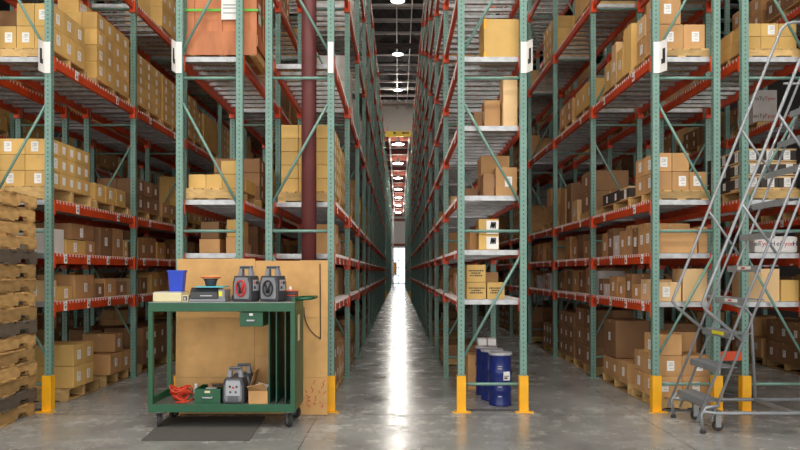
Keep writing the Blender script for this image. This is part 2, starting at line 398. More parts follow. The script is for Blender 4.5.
def deck_mesh(wd, y0=0.0):
    mb = MB(); n = 10; L_ = BL-.1
    for i in range(n):
        yy = .06+L_*(i+.5)/n
        if yy < y0: continue
        mb.box(-wd/2+.02, wd/2-.02, yy-.035, yy+.035, -.045, -.006, 'galv')
    k = 30
    for i in range(k):
        yy = .06+L_*(i+.5)/k
        if yy < y0: continue
        mb.box(-wd/2-.024, wd/2+.024, yy-.004, yy+.004, -.003, .003, 'galvw')
        for sx in (-1, 1): mb.box(sx*(wd/2+.0235), sx*(wd/2+.031), yy-.004, yy+.004, -.035, .003, 'galvw')
    nx = 8
    for i in range(nx):
        xx = -wd/2+.03+(wd-.06)*i/(nx-1)
        mb.box(xx-.003, xx+.003, max(.06, y0), BL-.06, -.006, 0, 'galvw')
    yy = max(.045, y0)                                              # pale channel closing the near edge
    mb.box(-wd/2+.024, wd/2-.024, yy-.02, yy+.04, -.06, .0, 'galv')
    return mb.mesh('wire_deck')
mb = MB(); mb.box(-.002, .002, -.04, .04, -.06, .06, 'white')
for (yy, ww) in ((-.02, .004), (-.012, .003), (-.004, .004), (.006, .003), (.015, .004)): mb.box(-.0035, .0035, yy-ww/2, yy+ww/2, -.035, .0, 'black')
mb.box(-.0035, .0035, -.018, .018, .022, .03, 'black')
BLABEL = mb.mesh('location_label')

def bracing(wd, alt, front):
    mb = MB(); h = .33; k = 0; x = wd/2-.03
    while h < HT-.3:
        mb.tube([(-x, 0, h), (x, 0, h)], .019, 'green', 8)
        top = min(h+1.57, HT-.1)
        if h+1.6 < HT:
            a = -1 if (k+alt) % 2 == 0 else 1
            mb.tube([(a*x, 0, h+.33), (-a*x, 0, top)], .017, 'green', 8)
        h += 1.87; k += 1
    if front: mb.box(-x, x, -.02, .02, .0, .02, 'walld')
    return mb
for key, (xf, xb, s, nb, ph) in ROWS.items():
    xm = (xf+xb)/2; wd = abs(xf-xb); levs = LEVC if key == 'C' else LEV
    root = thing('pallet_rack', RACKNAME[key], 'pallet rack', (xm, D0, 0), 0, 'pallet racks')
    alt = {'A': 1, 'B': 0, 'BB': 1, 'C': 0, 'D': 0, 'DD': 1}.get(key, 0)
    fr_me = [bracing(wd, alt, i == 0 and key in 'ACD').mesh('upright_frame') for i in (0, 1)]
    guards = {'A': (1, 0), 'B': (1, 0), 'BB': (1, 1), 'C': (1, 1), 'D': (1, 1), 'DD': (1, 1)}.get(key, (0, 0))
    for i in range(nb+1):
        f = link('upright_frame', fr_me[0 if i == 0 else 1], root, (0, i*BAY, 0))
        for j, px in enumerate((xf, xb)):
            link('post', POST, f, (px-xm, 0, 0)); 
            if i < 4: link('base_plate', FOOT, f, (px-xm, 0, 0))
            if (i == 0 and guards[j]) or (i == nb and nb == 12 and j == 0): link('post_protector', GUARD, f, (px-xm, 0, 0), (0, 0, 0 if i == 0 else PI))
    bm_me = BEAMC if key == 'C' else BEAM
    dk = deck_mesh(wd); dkc = deck_mesh(wd, .34) if key == 'BB' else dk
    cap = 100; order = [(i, z) for i in range(nb) for z in levs]; stf = MB(); cnt = 0
    hh = .085 if key == 'C' else .125
    stuffd = MB()
    for (i, z) in order:
        for px in (xf, xb):
            sx = 1 if px > xm else -1
            if cnt < cap:
                b = link('beam', bm_me, root, (px-xm, i*BAY+.037, z)); cnt += 1
                if px == xf and i < 4 and z < 5 and key in ('A', 'BB', 'D', 'B', 'E', 'Z', 'C'):
                    for q in range(4 if z < 1.95 else 2):
                        n = 4 if z < 1.95 else 2
                        if key == 'C' and q % 2: continue
                        link('location_label', BLABEL, b, (sx*.024, BL*(q+.5)/n+R.uniform(-.03, .03), -hh/2), (0, 0, 0))
            else:
                y0 = i*BAY+.037
                stf.box(px-xm-.022, px-xm+.022, y0, y0+BL, z-hh, z, 'orange')
                for yy in (y0, y0+BL-.03): stf.box(px-xm-.046, px-xm+.046, yy-.004, yy+.034, z-hh-.06, z+.015, 'orange')
        link('wire_deck', dkc if i == 0 else dk, root, (0, i*BAY+.037, z))
    if stf.v: o = link('distant_beam', stf.mesh('distant_beam', fix=False), root); o['kind'] = 'stuff'
# row spacers between the back-to-back racks
    if key in ('D',):
        g = {'A': (-5.37, -5.02), 'B': (-1.94, -1.58), 'D': (3.88, 4.224)}[key]
        for z in (.62,):
            m = MB(); m.box(g[0]+.04-xm, g[1]-.04-xm, -.03, .03, z, z+.11, 'orange'); part('row_spacer', m, root)
# racks of the second hall, seen only as slivers
for nm, xf, xb in (('left', -.825, -1.58), ('right', .764, 1.522)):
    xm = (xf+xb)/2
    root = thing('pallet_rack', f'distant rack beyond the header sign on the {nm} side of the aisle', 'pallet rack', (xm, 47, 0), 0, 'racks in the far hall')
    fm = bracing(.75, 0, False).mesh('upright_frame')
    for i in range(11):
        f = link('upright_frame', fm, root, (0, i*3.2, 0))
        for px in (xf, xb): link('post', POST, f, (px-xm, 0, 0))
        if i == 0:
            for px in (xf, xb): link('post_protector', GUARD, f, (px-xm, 0, 0))
    for z in LEV[:6]:
        for px in (xf, xb):
            m = MB(); m.box(px-xm-.022, px-xm+.022, .04, 31.9, z-.12, z, 'orange'); part('beam', m, root)
        m = MB(); m.box(-.33, .33, .05, 31.9, z-.03, z, 'galv'); part('wire_deck', m, root)

# post signs
def rack_sign(x, sd, label):
    FX = .085 if sd > 0 else .05
    t = thing('rack_sign', label, 'sign', (x, D0-.042, 4.12))
    m = MB(); m.box(-.034, .034, -.006, 0, 0, .38, 'white'); part('plate', m, t)
    if sd:
        m = MB(); m.hexa([(sd*.034, -.006, 0), (sd*FX, -.12, 0), (sd*(FX+.003), -.117, 0), (sd*.037, -.003, 0), (sd*.034, -.006, .38), (sd*FX, -.12, .38), (sd*(FX+.003), -.117, .38), (sd*.037, -.003, .38)], 'white'); part('flange', m, t)
        m = MB()
        def P(u, z, o=.004): return (sd*(.034+(FX-.034)*u)-sd*o*.9, -.006-.114*u-o*.4, z)
        for (u0, z0, u1, z1) in ((.3, .10, .75, .16), (.45, .16, .72, .28), (.7, .12, .78, .28)):
            m.hexa([P(u0, z0), P(u1, z0), P(u1, z0, 0), P(u0, z0, 0), P(u0, z1), P(u1, z1), P(u1, z1, 0), P(u0, z1, 0)], 'black')
        part('lettering', m, t)
rack_sign(-4.27, -1, 'white letter sign on the end post of the far left rack')
rack_sign(-2.67, -1, 'white strip sign on the left post beside the wooden crate')
rack_sign(-.825, 0, 'white strip sign on the post right of the maroon column')
rack_sign(1.522, 1, 'white folded sign on the right post of the rack over blue drums')
rack_sign(3.136, 1, 'white folded sign on the post just left of the ladder rack')

# ------------------------------------------------------------------ goods: cartons and pallets
CART = []   # dicts of every carton
PALS = []
def carton(x0, x1, y0, y1, z0, z1, st='k', lab=1, desc=None, rz=None, txt=None):
    CART.append(dict(b=(x0, x1, y0, y1, z0, z1), st=st, lab=lab, desc=desc, rz=R.uniform(-.02, .02) if rz is None else rz, txt=txt))
def pallet(x0, x1, y0, y1, z0, h=.13, st='wood', desc=None):
    PALS.append(dict(b=(x0, x1, y0, y1, z0, z0+h), st=st, desc=desc))
def where(key, y, z):
    b = int((y-D0)//BAY)
    sh = 'floor' if z == 0 else ORD[min((LEVC if key == 'C' else LEV).index(z), 11)]+' shelf'
    return f'{sh} of {ROWS[key][4]}', b
def xr(key, u0, u1):
    xf, xb, s, nb, ph = ROWS[key]; a, b = xf-s*u0, xf-s*u1
    return (min(a, b), max(a, b))
def load(key, z, y0, ny, cy, nu, cu, nz, ch, st='k', u0=.03, pal=.13, lab=1, skip=(), py=None, frac=1.0):
    xf, xb, s, nb, ph = ROWS[key]; wh, b = where(key, y0, z)
    zb = z+.004
    if pal:
        a, c = xr(key, 0.0, .74) if z > 0 else xr(key, 0.03, .76)
        pallet(a+.02, c-.02, (py or (y0-.04, y0+ny*cy+.04))[0], (py or (y0-.04, y0+ny*cy+.04))[1], zb, pal, 'wood', f'{wh}, {ORD[min(b, 11)]} bay'); zb += pal+.001
    for i in range(ny):
        for j in range(nu):
            top = nz
            for k in range(nz):
                if (i, j, k) in skip: continue
                if frac < 1 and k == nz-1 and R.random() > frac: continue
                if nu > 2 and 0 < j < nu-1 and 0 < i < ny-1 and k < nz-1: continue   # fully hidden inside the stack
                a, c = xr(key, u0+j*cu, u0+(j+1)*cu)
                carton(a+.003, c-.003, y0+i*cy+.003, y0+(i+1)*cy-.003, zb+k*ch, zb+(k+1)*ch-.004, st, lab,
                       (wh, b, i, j, k, s), rz=0 if (j or R.random() < .6) else R.uniform(-.008, .008))
def single(key, z, y0, y1, h, st='k', u=.06, d=.5, lab=1, z_off=0, rz=None, desc=None):
    a, c = xr(key, u, min(u+d, .70)); wh, b = where(key, y0, z); s = ROWS[key][2]
    carton(a, c, y0, y1, z+.004+z_off, z+.004+z_off+h, st, lab, desc or (wh, b, int((y0-D0-b*BAY)/.25), 0, 1 if z_off else 0, s), rz)
def loose(key, z, bay, maxh=.44, sts='kkbyg', dens=.85, y0=None, y1=None):
    a = D0+bay*BAY+.1 if y0 is None else y0; e = D0+(bay+1)*BAY-.1 if y1 is None else y1
    y = a
    while y < e-.2:
        wd_ = R.uniform(.2, .48)
        if y+wd_ > e: wd_ = e-y
        if wd_ < .12: break
        if R.random() < dens:
            st = R.choice(sts); h = R.uniform(.16, maxh)
            u = R.uniform(.04, .12); d = R.uniform(.3, .55)
            single(key, z, y+.01, y+wd_-.01, h, st, u, d, 1 if R.random() < .75 else 0, rz=0)
            if h < maxh*.5 and R.random() < .7:
                h2 = R.uniform(.12, maxh-h-.02)
                single(key, z, y+.02, y+wd_-.03, h2, R.choice(sts), u+.01, d*.9, 1, z_off=h+.002, rz=0)
        y += wd_
def stacks(key, z, bay, hmax, sts='kyb', dens=.9, lab=.7):
    y = D0+bay*BAY+.14
    for q in range(2):
        if R.random() < dens:
            ny = R.choice((2, 3, 3, 4)); cy = 1.12/ny; ch = R.choice((.17, .2, .24, .3, .36)); hm = R.uniform(.45, 1)*hmax
            nz = max(1, int((hm)/ch)); nu = R.choice((2, 2, 3))
            load(key, z, y+.03, ny, cy, nu, .68/nu, nz, ch, R.choice(sts), lab=1 if R.random() < lab else 0, frac=R.choice((1, .75, .5)))
        y += 1.29

# --- row A by hand
load('A', 4.35, 8.70, 3, .30, 3, .225, 2, .285, 'y', pal=.12, skip=[(0, 2, 1), (1, 2, 1), (2, 2, 1)])
load('A', 4.35, 9.98, 4, .30, 3, .215, 4, .235, 'y', pal=.12)
for q in range(3): 
    a, c = xr('A', .3, .6); carton(a, c, 10.0+q*.33, 10.31+q*.33, 5.415, 5.6, 'y', 2, ('fourth shelf of rack at pallet stack', 0, q, 1, 4, 1), 0)
load('A', 4.35, 11.50, 3, .38, 2, .33, 5, .165, 'y'); load('A', 4.35, 12.78, 3, .37, 2, .33, 5, .165, 'y')
load('A', 2.59, 8.68, 5, .215, 2, .335, 3, .198, 'y', pal=.17, u0=.03)
for q, (a, b_) in enumerate(((9.98, 10.33), (10.36, 10.7), (10.75, 11.1))): single('A', 2.59, a, b_, .24, 'y', z_off=.14, d=.6)
pallet(-5.0, -4.29, 9.95, 11.15, 2.594, .13, 'wood', 'third shelf of rack at pallet stack, first bay far half')
load('A', 2.59, 11.5, 3, .36, 2, .33, 2, .26, 'b'); load('A', 2.59, 12.75, 3, .36, 2, .33, 1, .25, 'k')
single('A', 1.93, 8.66, 9.06, .31, 'w', lab=0); single('A', 1.93, 9.12, 9.68, .19, 'y', lab=1); single('A', 1.93, 9.70, 9.98, .2, 'k', lab=1)
single('A', 1.93, 9.25, 9.95, .21, 'b', z_off=.203); single('A', 1.93, 10.18, 10.6, .42, 'b'); single('A', 1.93, 10.62, 11.0, .43, 'k', lab=1)
single('A', 1.93, 11.02, 11.2, .13, 'y'); single('A', 1.93, 11.02, 11.2, .13, 'y', z_off=.135)
single('A', 1.33, 8.66, 8.86, .26, 'g'); single('A', 1.33, 8.9, 9.3, .18, 'y'); single('A', 1.33, 9.36, 9.95, .33, 'k')
single('A', 1.33, 10.0, 10.3, .2, 'b'); single('A', 1.33, 10.33, 10.7, .27, 'k'); single('A', 1.33, 10.74, 11.15, .22, 'b', lab=1)
load('A', 0, 9.25, 2, .30, 2, .33, 2, .285, 'y', pal=.16, py=(9.15, 10.12), u0=.02)
load('A', 0, 10.45, 2, .4, 2, .3, 1, .3, 'k', pal=.16, py=(10.35, 11.2)); single('A', 0, 10.7, 11.0, .28, 'k', z_off=.47)
load('A', 0, 11.8, 3, .38, 2, .33, 2, .3, 'b', pal=.15)
load('A', 0, 13.1, 2, .38, 2, .33, 2, .3, 'b', pal=.15)
for bay in range(1, 12):
    loose('A', 1.33, bay); loose('A', 1.93, bay)
    if bay > 1: stacks('A', 0, bay, .9, 'bbk'); stacks('A', 2.59, bay, 1.1, 'kyb'); stacks('A', 4.35, bay, 1.2, 'yyk')
for bay in range(0, 12):
    if bay > 0: stacks('A', 6.05, bay, 1.2, 'yk', .6)
# --- AA and Z
for bay in range(5):
    for z, h in ((0, .9), (2.59, 1.1), (4.35, 1.1)): stacks('AA', z, bay, h, 'byk', .75)
    loose('AA', 1.33, bay, dens=.6); loose('AA', 1.93, bay, dens=.6)
for bay in range(8):
    for z, h in ((0, .9), (2.59, 1.1), (4.35, 1.1)): stacks('Z', z, bay, h, 'ykk', .85, 1)
    loose('Z', 1.33, bay); loose('Z', 1.93, bay)
# --- row B by hand (its end seen from the front)
Bx0 = -2.61
pallet(-2.62, -1.98, 8.62, 9.7, 2.594, .14, 'wood', 'third shelf under the wooden crate')
for q, (a, b_) in enumerate(((-2.60, -2.39), (-2.385, -2.19), (-2.185, -1.97))):
    for r_ in range(3): carton(a, b_, 8.68+r_*.33, 9.0+r_*.33, 2.737, 2.91, 'y', 1 if q == 1 else 0, ('third shelf of wooden crate rack', 0, q, r_, 0, 9), 0)
carton(-2.2, -1.99, 8.68, 9.0, 2.914, 3.08, 'y', 0, ('third shelf of wooden crate rack', 0, 2, 0, 1, 9), 0)
carton(-2.53, -2.27, 8.9, 9.3, 1.934, 2.12, 'k', 0, ('second shelf of wooden crate rack', 0, 0, 0, 0, 9)); carton(-2.52, -2.29, 8.92, 9.28, 2.124, 2.34, 'b', 0, ('second shelf of wooden crate rack', 0, 0, 0, 1, 9))
carton(-2.17, -1.99, 8.8, 9.3, 1.934, 2.14, 'k', 0, ('second shelf of wooden crate rack', 0, 1, 0, 0, 9)); carton(-2.16, -2.0, 8.82, 9.3, 2.144, 2.36, 'y', 0, ('second shelf of wooden crate rack', 0, 1, 0, 1, 9))
for bay in range(1, 12):
    loose('B', 1.33, bay); loose('B', 1.93, bay); stacks('B', 0, bay, .9, 'bbk'); stacks('B', 2.59, bay, 1.1, 'kyb')
    stacks('B', 4.35, bay, 1.2, 'ybk', .8)
    if bay < 8: stacks('B', 6.05, bay, 1.2, 'yk', .6)
loose('B', 1.33, 0); load('B', 0, 8.7, 3, .36, 2, .33, 2, .3, 'b', pal=.14); load('B', 2.59, 10.0, 3, .38, 2, .33, 3, .2, 'b'); loose('B', 1.93, 0, y0=9.5, y1=11.1)
# --- row BB: cartons stand behind the maroon column
load('BB', 2.59, 9.0, 4, .28, 3, .222, 5, .172, 'y', pal=.14, u0=.02, py=(8.96, 10.16))
load('BB', 2.59, 10.24, 3, .3, 3, .222, 4, .2, 'y', pal=.14, u0=.02)
load('BB', 4.35, 11.6, 2, .7, 1, .5, 2, .42, 'w', pal=.1); load('BB', 4.35, 13.1, 1, .7, 1, .5, 1, .42, 'w', pal=.1)
loose('BB', 1.93, 0, y0=9.7, y1=11.1, dens=.6); loose('BB', 1.33, 0, y0=8.95, y1=11.1, sts='gyk')
load('BB', 0, 9.0, 3, .36, 2, .33, 2, .3, 'b', pal=.14); load('BB', 0, 10.2, 2, .42, 2, .33, 2, .26, 'k', pal=.13)
for bay in range(1, 12):
    loose('BB', 1.33, bay, sts='ygkb', dens=.7); loose('BB', 1.93, bay, sts='ykb', dens=.5)
    stacks('BB', 0, bay, .9, 'bk', .8); stacks('BB', 2.59, bay, 1.1, 'yyk', .85)
    if bay > 1: stacks('BB', 4.35, bay, 1.1, 'kyw', .45)
    stacks('BB', 6.05, bay, 1.1, 'kyw', .3)
# --- row C
D1 = ('lowest shelf above the blue drums', 0, 0, 0, 0, 9)
carton(.845, 1.085, 8.68, 8.98, 1.364, 1.57, 'y', 0, 'printed golden carton, bottom of the two-high stack on the shelf above blue drums', 0, 'print')
carton(.845, 1.08, 8.68, 8.98, 1.574, 1.79, 'y', 0, 'printed golden carton on top of the two-high stack above blue drums', 0, 'print')
carton(1.10, 1.315, 8.68, 8.98, 1.364, 1.57, 'y', 0, 'single printed golden carton right of the two-high stack above blue drums', 0, 'print')
carton(1.0, 1.25, 8.72, 9.05, 1.974, 2.16, 'y', 0, 'lower carton with black mark on white panel, second shelf over blue drums', 0, 'mark')
carton(1.0, 1.25, 8.72, 9.05, 2.164, 2.36, 'y', 0, 'upper carton with black mark on white panel, second shelf over blue drums', 0, 'mark')
carton(.93, 1.03, 9.1, 9.5, 1.974, 2.25, 'k', 0, 'narrow brown carton behind the two marked white-panel cartons', 0)
carton(1.21, 1.475, 8.7, 9.0, 2.644, 3.0, 'k', 1, 'tan carton nearest the right post on third shelf over blue drums', 0)
carton(1.06, 1.20, 8.75, 9.1, 2.644, 2.93, 'b', 0, 'narrow brown carton left of the labelled one, third shelf over blue drums', 0)
carton(1.08, 1.45, 9.15, 9.6, 2.644, 3.22, 'k', 0, 'tall tan carton at the back of third shelf over blue drums', 0)
carton(.88, 1.05, 9.2, 9.5, 2.644, 2.8, 'b', 0, 'low brown carton at the left of third shelf over blue drums', 0)
carton(1.30, 1.475, 8.68, 9.0, 3.504, 4.13, 'g', 0, 'tall light carton standing beside right post on fourth shelf over blue drums', 0)
carton(1.08, 1.28, 8.8, 9.1, 3.504, 3.86, 'k', 1, 'tan carton left of the tall light one, fourth shelf over blue drums', 0)
carton(.96, 1.07, 8.9, 9.2, 3.504, 3.74, 'b', 0, 'small brown carton leftmost on fourth shelf over blue drums', 0)
carton(1.05, 1.485, 8.66, 9.1, 4.354, 4.83, 'y', 0, 'large wrinkled carton with yellow corner tape, high shelf over blue drums', .03, 'ytape')
carton(1.0, 1.2, 10.1, 10.5, .0, .5, 'k', 0, 'tan carton on the floor left behind the blue drums', 0)
loose('C', 1.36, 0, .4, 'gkw', .8, 9.4, 11.1)
for bay in range(1, 12):
    for z in LEVC[:5]: loose('C', z, bay, .42, 'kgb', .45 if z < 2 else .3)
    for z in (5.2, 6.05): loose('C', z, bay, .5, 'kb', .2)
    stacks('C', 0, bay, .8, 'bk', .5)
# --- row D
carton(3.20, 3.53, 8.68, 9.03, 4.464, 4.77, 'k', 1, ('fourth shelf of rack beside ladder', 0, 0, 0, 0, -1), 0); carton(3.535, 3.80, 8.68, 9.03, 4.464, 4.77, 'k', 1, ('fourth shelf of rack beside ladder', 0, 0, 1, 0, -1), 0)
carton(3.20, 3.53, 9.05, 9.4, 4.464, 4.77, 'k', 1, ('fourth shelf of rack beside ladder', 0, 1, 0, 0, -1), 0); carton(3.20, 3.5, 8.68, 9.05, 4.775, 5.15, 'k', 1, ('fourth shelf of rack beside ladder', 0, 0, 0, 1, -1), 0)
carton(3.20, 3.5, 9.08, 9.4, 4.775, 5.05, 'g', 1, ('fourth shelf of rack beside ladder', 0, 1, 0, 1, -1), 0)
pallet(3.16, 3.84, 8.64, 9.46, 4.354, .105, 'wood', 'fourth shelf of rack beside ladder, nearest')
pallet(3.16, 3.84, 9.55, 10.9, 4.354, .105, 'wood', 'fourth shelf of rack beside ladder, second from the end')
single('D', 4.35, 9.62, 9.95, .66, 'y', z_off=.108, lab=0); single('D', 4.35, 9.98, 10.25, .45, 'y', z_off=.108); single('D', 4.35, 10.28, 10.5, .62, 'g', z_off=.108); single('D', 4.35, 10.53, 10.85, .42, 'y', z_off=.108)
load('D', 4.35, 11.45, 3, .36, 2, .33, 1, .4, 'y'); load('D', 4.35, 12.75, 2, .5, 2, .33, 2, .2, 'k')
load('D', 2.59, 8.70, 2, .36, 3, .215, 2, .235, 'k', u0=.05, pal=.12, skip=[(0, 2, 1), (1, 2, 1)], py=(8.66, 9.5))
load('D', 2.59, 9.62, 3, .42, 1, .5, 1, .17, 'd', u0=.04, pal=.12)
load('D', 2.59, 11.5, 1, .62, 1, .62, 2, .33, 'b', pal=.12); single('D', 2.59, 12.5, 12.9, .4, 'g', z_off=0); single('D', 2.59, 12.95, 13.3, .75, 'b'); single('D', 2.59, 13.4, 13.8, .7, 'k', lab=0)
y = 8.66
for wd_, h, st in ((.22, .30, 'k'), (.2, .38, 'k'), (.26, .40, 'k'), (.24, .36, 'b'), (.26, .41, 'k'), (.3, .35, 'k'), (.28, .3, 'w'), (.3, .42, 'b'), (.28, .36, 'k')): single('D', 1.93, y, y+wd_-.01, h, st, .06, .5); y += wd_
carton(3.715, 3.82, 8.66, 9.0, 1.934, 2.26, 'k', 0, 'tan carton near the inner post, second shelf of rack beside ladder', 0)
y = 8.66
for wd_, h, st in ((.28, .24, 'g'), (.3, .27, 'g'), (.34, .2, 'k'), (.3, .34, 'b'), (.34, .22, 'k'), (.4, .3, 'k'), (.3, .18, 'w'), (.24, .26, 'b')): single('D', 1.33, y, y+wd_-.01, h, st, .06, .3); y += wd_
carton(3.52, 3.82, 8.66, 9.0, 1.334, 1.74, 'g', 1, 'pale tan carton near the inner post, lowest shelf of rack beside ladder', 0)
load('D', 0, 8.7, 2, .38, 2, .34, 3, .26, 'k', u0=.05, pal=.14, py=(8.66, 9.6), frac=.9)
load('D', 0, 9.75, 3, .38, 2, .34, 1, .28, 'k', u0=.05, pal=.14); single('D', 0, 10.3, 10.9, .55, 'b', z_off=.43, lab=1)
load('D', 0, 11.5, 2, .55, 2, .34, 3, .31, 'b', u0=.05, pal=.14); load('D', 0, 12.75, 3, .38, 2, .34, 3, .27, 'b', u0=.05, pal=.14)
for bay in range(1, 12):
    loose('D', 1.33, bay, sts='kkbw'); loose('D', 1.93, bay, sts='kkbb')
    if bay > 1: stacks('D', 0, bay, .9, 'bbk'); stacks('D', 2.59, bay, 1.0, 'kb'); stacks('D', 4.35, bay, 1.1, 'kyb', .7)
    stacks('D', 6.05, bay, 1.1, 'yk', .8)
# --- row DD
for q in range(3):
    for k in range(2):
        for r_ in range(2): carton(4.285+q*.222, 4.285+(q+1)*.222-.005, 8.7+r_*.32, 9.01+r_*.32, 4.464+k*.165, 4.464+(k+1)*.165-.004, 'y', 1 if q == 1 else 0, ('fourth shelf of rack behind ladder', 0, q, r_, k, 9), 0)
pallet(4.27, 4.96, 8.64, 9.5, 4.354, .105, 'wood', 'fourth shelf of rack behind ladder')
for q in range(3):
    for k in range(3):
        for r_ in range(3): 
            if r_ and q == 1: continue
            carton(4.285+q*.222, 4.285+(q+1)*.222-.008, 8.7+r_*.34, 9.03+r_*.34, 2.734+k*.17, 2.734+(k+1)*.17-.012, 'd', 1, ('third shelf of rack behind ladder', 0, q, r_, k, 9), 0)
pallet(4.27, 4.96, 8.64, 9.8, 2.594, .135, 'wood', 'third shelf of rack behind ladder')
carton(4.285, 4.50, 8.68, 9.0, 1.334, 1.76, 'g', 0, 'left of three tan cartons on lowest shelf behind the ladder', 0)
carton(4.51, 4.735, 8.70, 9.0, 1.334, 1.74, 'g', 0, 'middle of three tan cartons on lowest shelf behind the ladder', 0)
carton(4.745, 4.97, 8.68, 9.0, 1.334, 1.6, 'y', 0, 'right and shortest of three tan cartons on lowest shelf behind the ladder', 0)
for bay in range(5):
    if bay: stacks('DD', 2.59, bay, 1.0, 'kb'); stacks('DD', 4.35, bay, 1.1, 'kby')
    stacks('DD', 6.05, bay, 1.1, 'kb'); 
    if bay: loose('DD', 1.33, bay); loose('DD', 1.93, bay); stacks('DD', 0, bay, .9, 'bk')
# --- row E
for bay in range(6):
    loose('E', 1.33, bay, sts='kkb'); loose('E', 1.93, bay, sts='kb')
    stacks('E', 0, bay, .9, 'bkk', 1, 1); stacks('E', 2.59, bay, 1.1, 'kb')
    if bay != 1: stacks('E', 4.35, bay, 1.1, 'kb')
    stacks('E', 6.05, bay, 1.1, 'kb', .7)
pallet(6.62, 7.3, 12.9, 13.9, 4.354, .13, 'wood', 'high shelf under the white printed carton at right')
carton(6.66, 7.11, 13.15, 13.75, 4.49, 5.12, 'w', 0, 'large white carton with red and black lettering, high at the right', 0, 'typ')

# how much of the picture each carton or pallet covers decides which become single objects
W_, H_ = 400, 225
buf = -np.ones((H_, W_), int)
allb = [('c', i, c['b']) for i, c in enumerate(CART)]+[('p', i, p['b']) for i, p in enumerate(PALS)]
def hull(pts):
    pts = sorted(set(pts)); 
    def half(ps):
        h = []
        for p in ps:
            while len(h) > 1 and (h[-1][0]-h[-2][0])*(p[1]-h[-2][1])-(h[-1][1]-h[-2][1])*(p[0]-h[-2][0]) <= 0: h.pop()
            h.append(p)
        return h[:-1]
    return half(pts)+half(pts[::-1])
items = sorted(range(len(allb)), key=lambda i: -((allb[i][2][2])**2+min(abs(allb[i][2][0]), abs(allb[i][2][1]))**2))
for n in items:
    x0, x1, y0, y1, z0, z1 = allb[n][2]
    pts = [((CXP+F*x/y)/2, (CYP-F*(z-EYE)/y)/2) for x in (x0, x1) for y in (y0, y1) for z in (z0, z1)]
    h = hull(pts)
    if len(h) < 3: continue
    a = max(0, int(min(p[0] for p in h))); b = min(W_-1, int(max(p[0] for p in h))+1); c = max(0, int(min(p[1] for p in h))); d = min(H_-1, int(max(p[1] for p in h))+1)
    if a > b or c > d: continue
    X, Y = np.meshgrid(np.arange(a, b+1)+.5, np.arange(c, d+1)+.5); ins = np.ones(X.shape, bool)
    for i in range(len(h)):
        p, q = h[i], h[(i+1) % len(h)]; ins &= ((q[0]-p[0])*(Y-p[1])-(q[1]-p[1])*(X-p[0]) >= 0)
    buf[c:d+1, a:b+1][ins] = n
cnts = np.bincount(buf[buf >= 0], minlength=len(allb))
def top(kind, n):
    ids = [(int(cnts[i]), allb[i][1]) for i in range(len(allb)) if allb[i][0] == kind]
    ids.sort(reverse=True); return set(j for c, j in ids[:n] if c > 0)
TOPC = top('c', 312) | {i for i, c in enumerate(CART) if isinstance(c['desc'], str)}
TOPP = top('p', 110)

LOOK = {'y': 'golden tan', 'k': 'kraft brown', 'b': 'dark brown', 'g': 'light tan', 'w': 'white', 'd': 'black'}
cache = {}
def carton_mesh(w_, d_, h_, st):
    key = (round(w_, 3), round(d_, 3), round(h_, 3), st)
    if key not in cache:
        mb = MB(); mb.box(-w_/2, w_/2, -d_/2, d_/2, 0, h_, st)
        t_ = 'g' if st == 'd' else 'tape'
        if st == 'd':                                               # tray style: pale rims
            mb.box(-w_/2-.002, w_/2+.002, -d_/2-.002, d_/2+.002, h_-.022, h_+.001, t_); mb.box(-w_/2-.002, w_/2+.002, -d_/2-.002, d_/2+.002, 0, .016, t_)
        elif st != 'w':
            mb.box(-w_/2-.0008, w_/2+.0008, -.022, .022, h_-.05, h_+.0008, t_)
            mb.box(-.02, .02, -d_/2-.0006, d_/2+.0006, h_-.045, h_+.0006, t_) if d_ < w_ else None
        cache[key] = mb.mesh('carton', .005 if st != 'd' else 0)
    return cache[key]
mb = MB(); mb.box(-.002, .002, -.045, .045, -.062, .062, 'white')
for z_, e_ in ((.036, .02), (.022, .005), (.006, .026), (-.03, .012)): mb.box(-.003, .003, -.028, e_, z_-.0025, z_+.0025, 'grey')
SLABEL = mb.mesh('shipping_label')
seen_lab = {}
stuff_c = MB()
def face_side(c): 
    x = (c['b'][0]+c['b'][1])/2; return 1 if x < 0 else -1
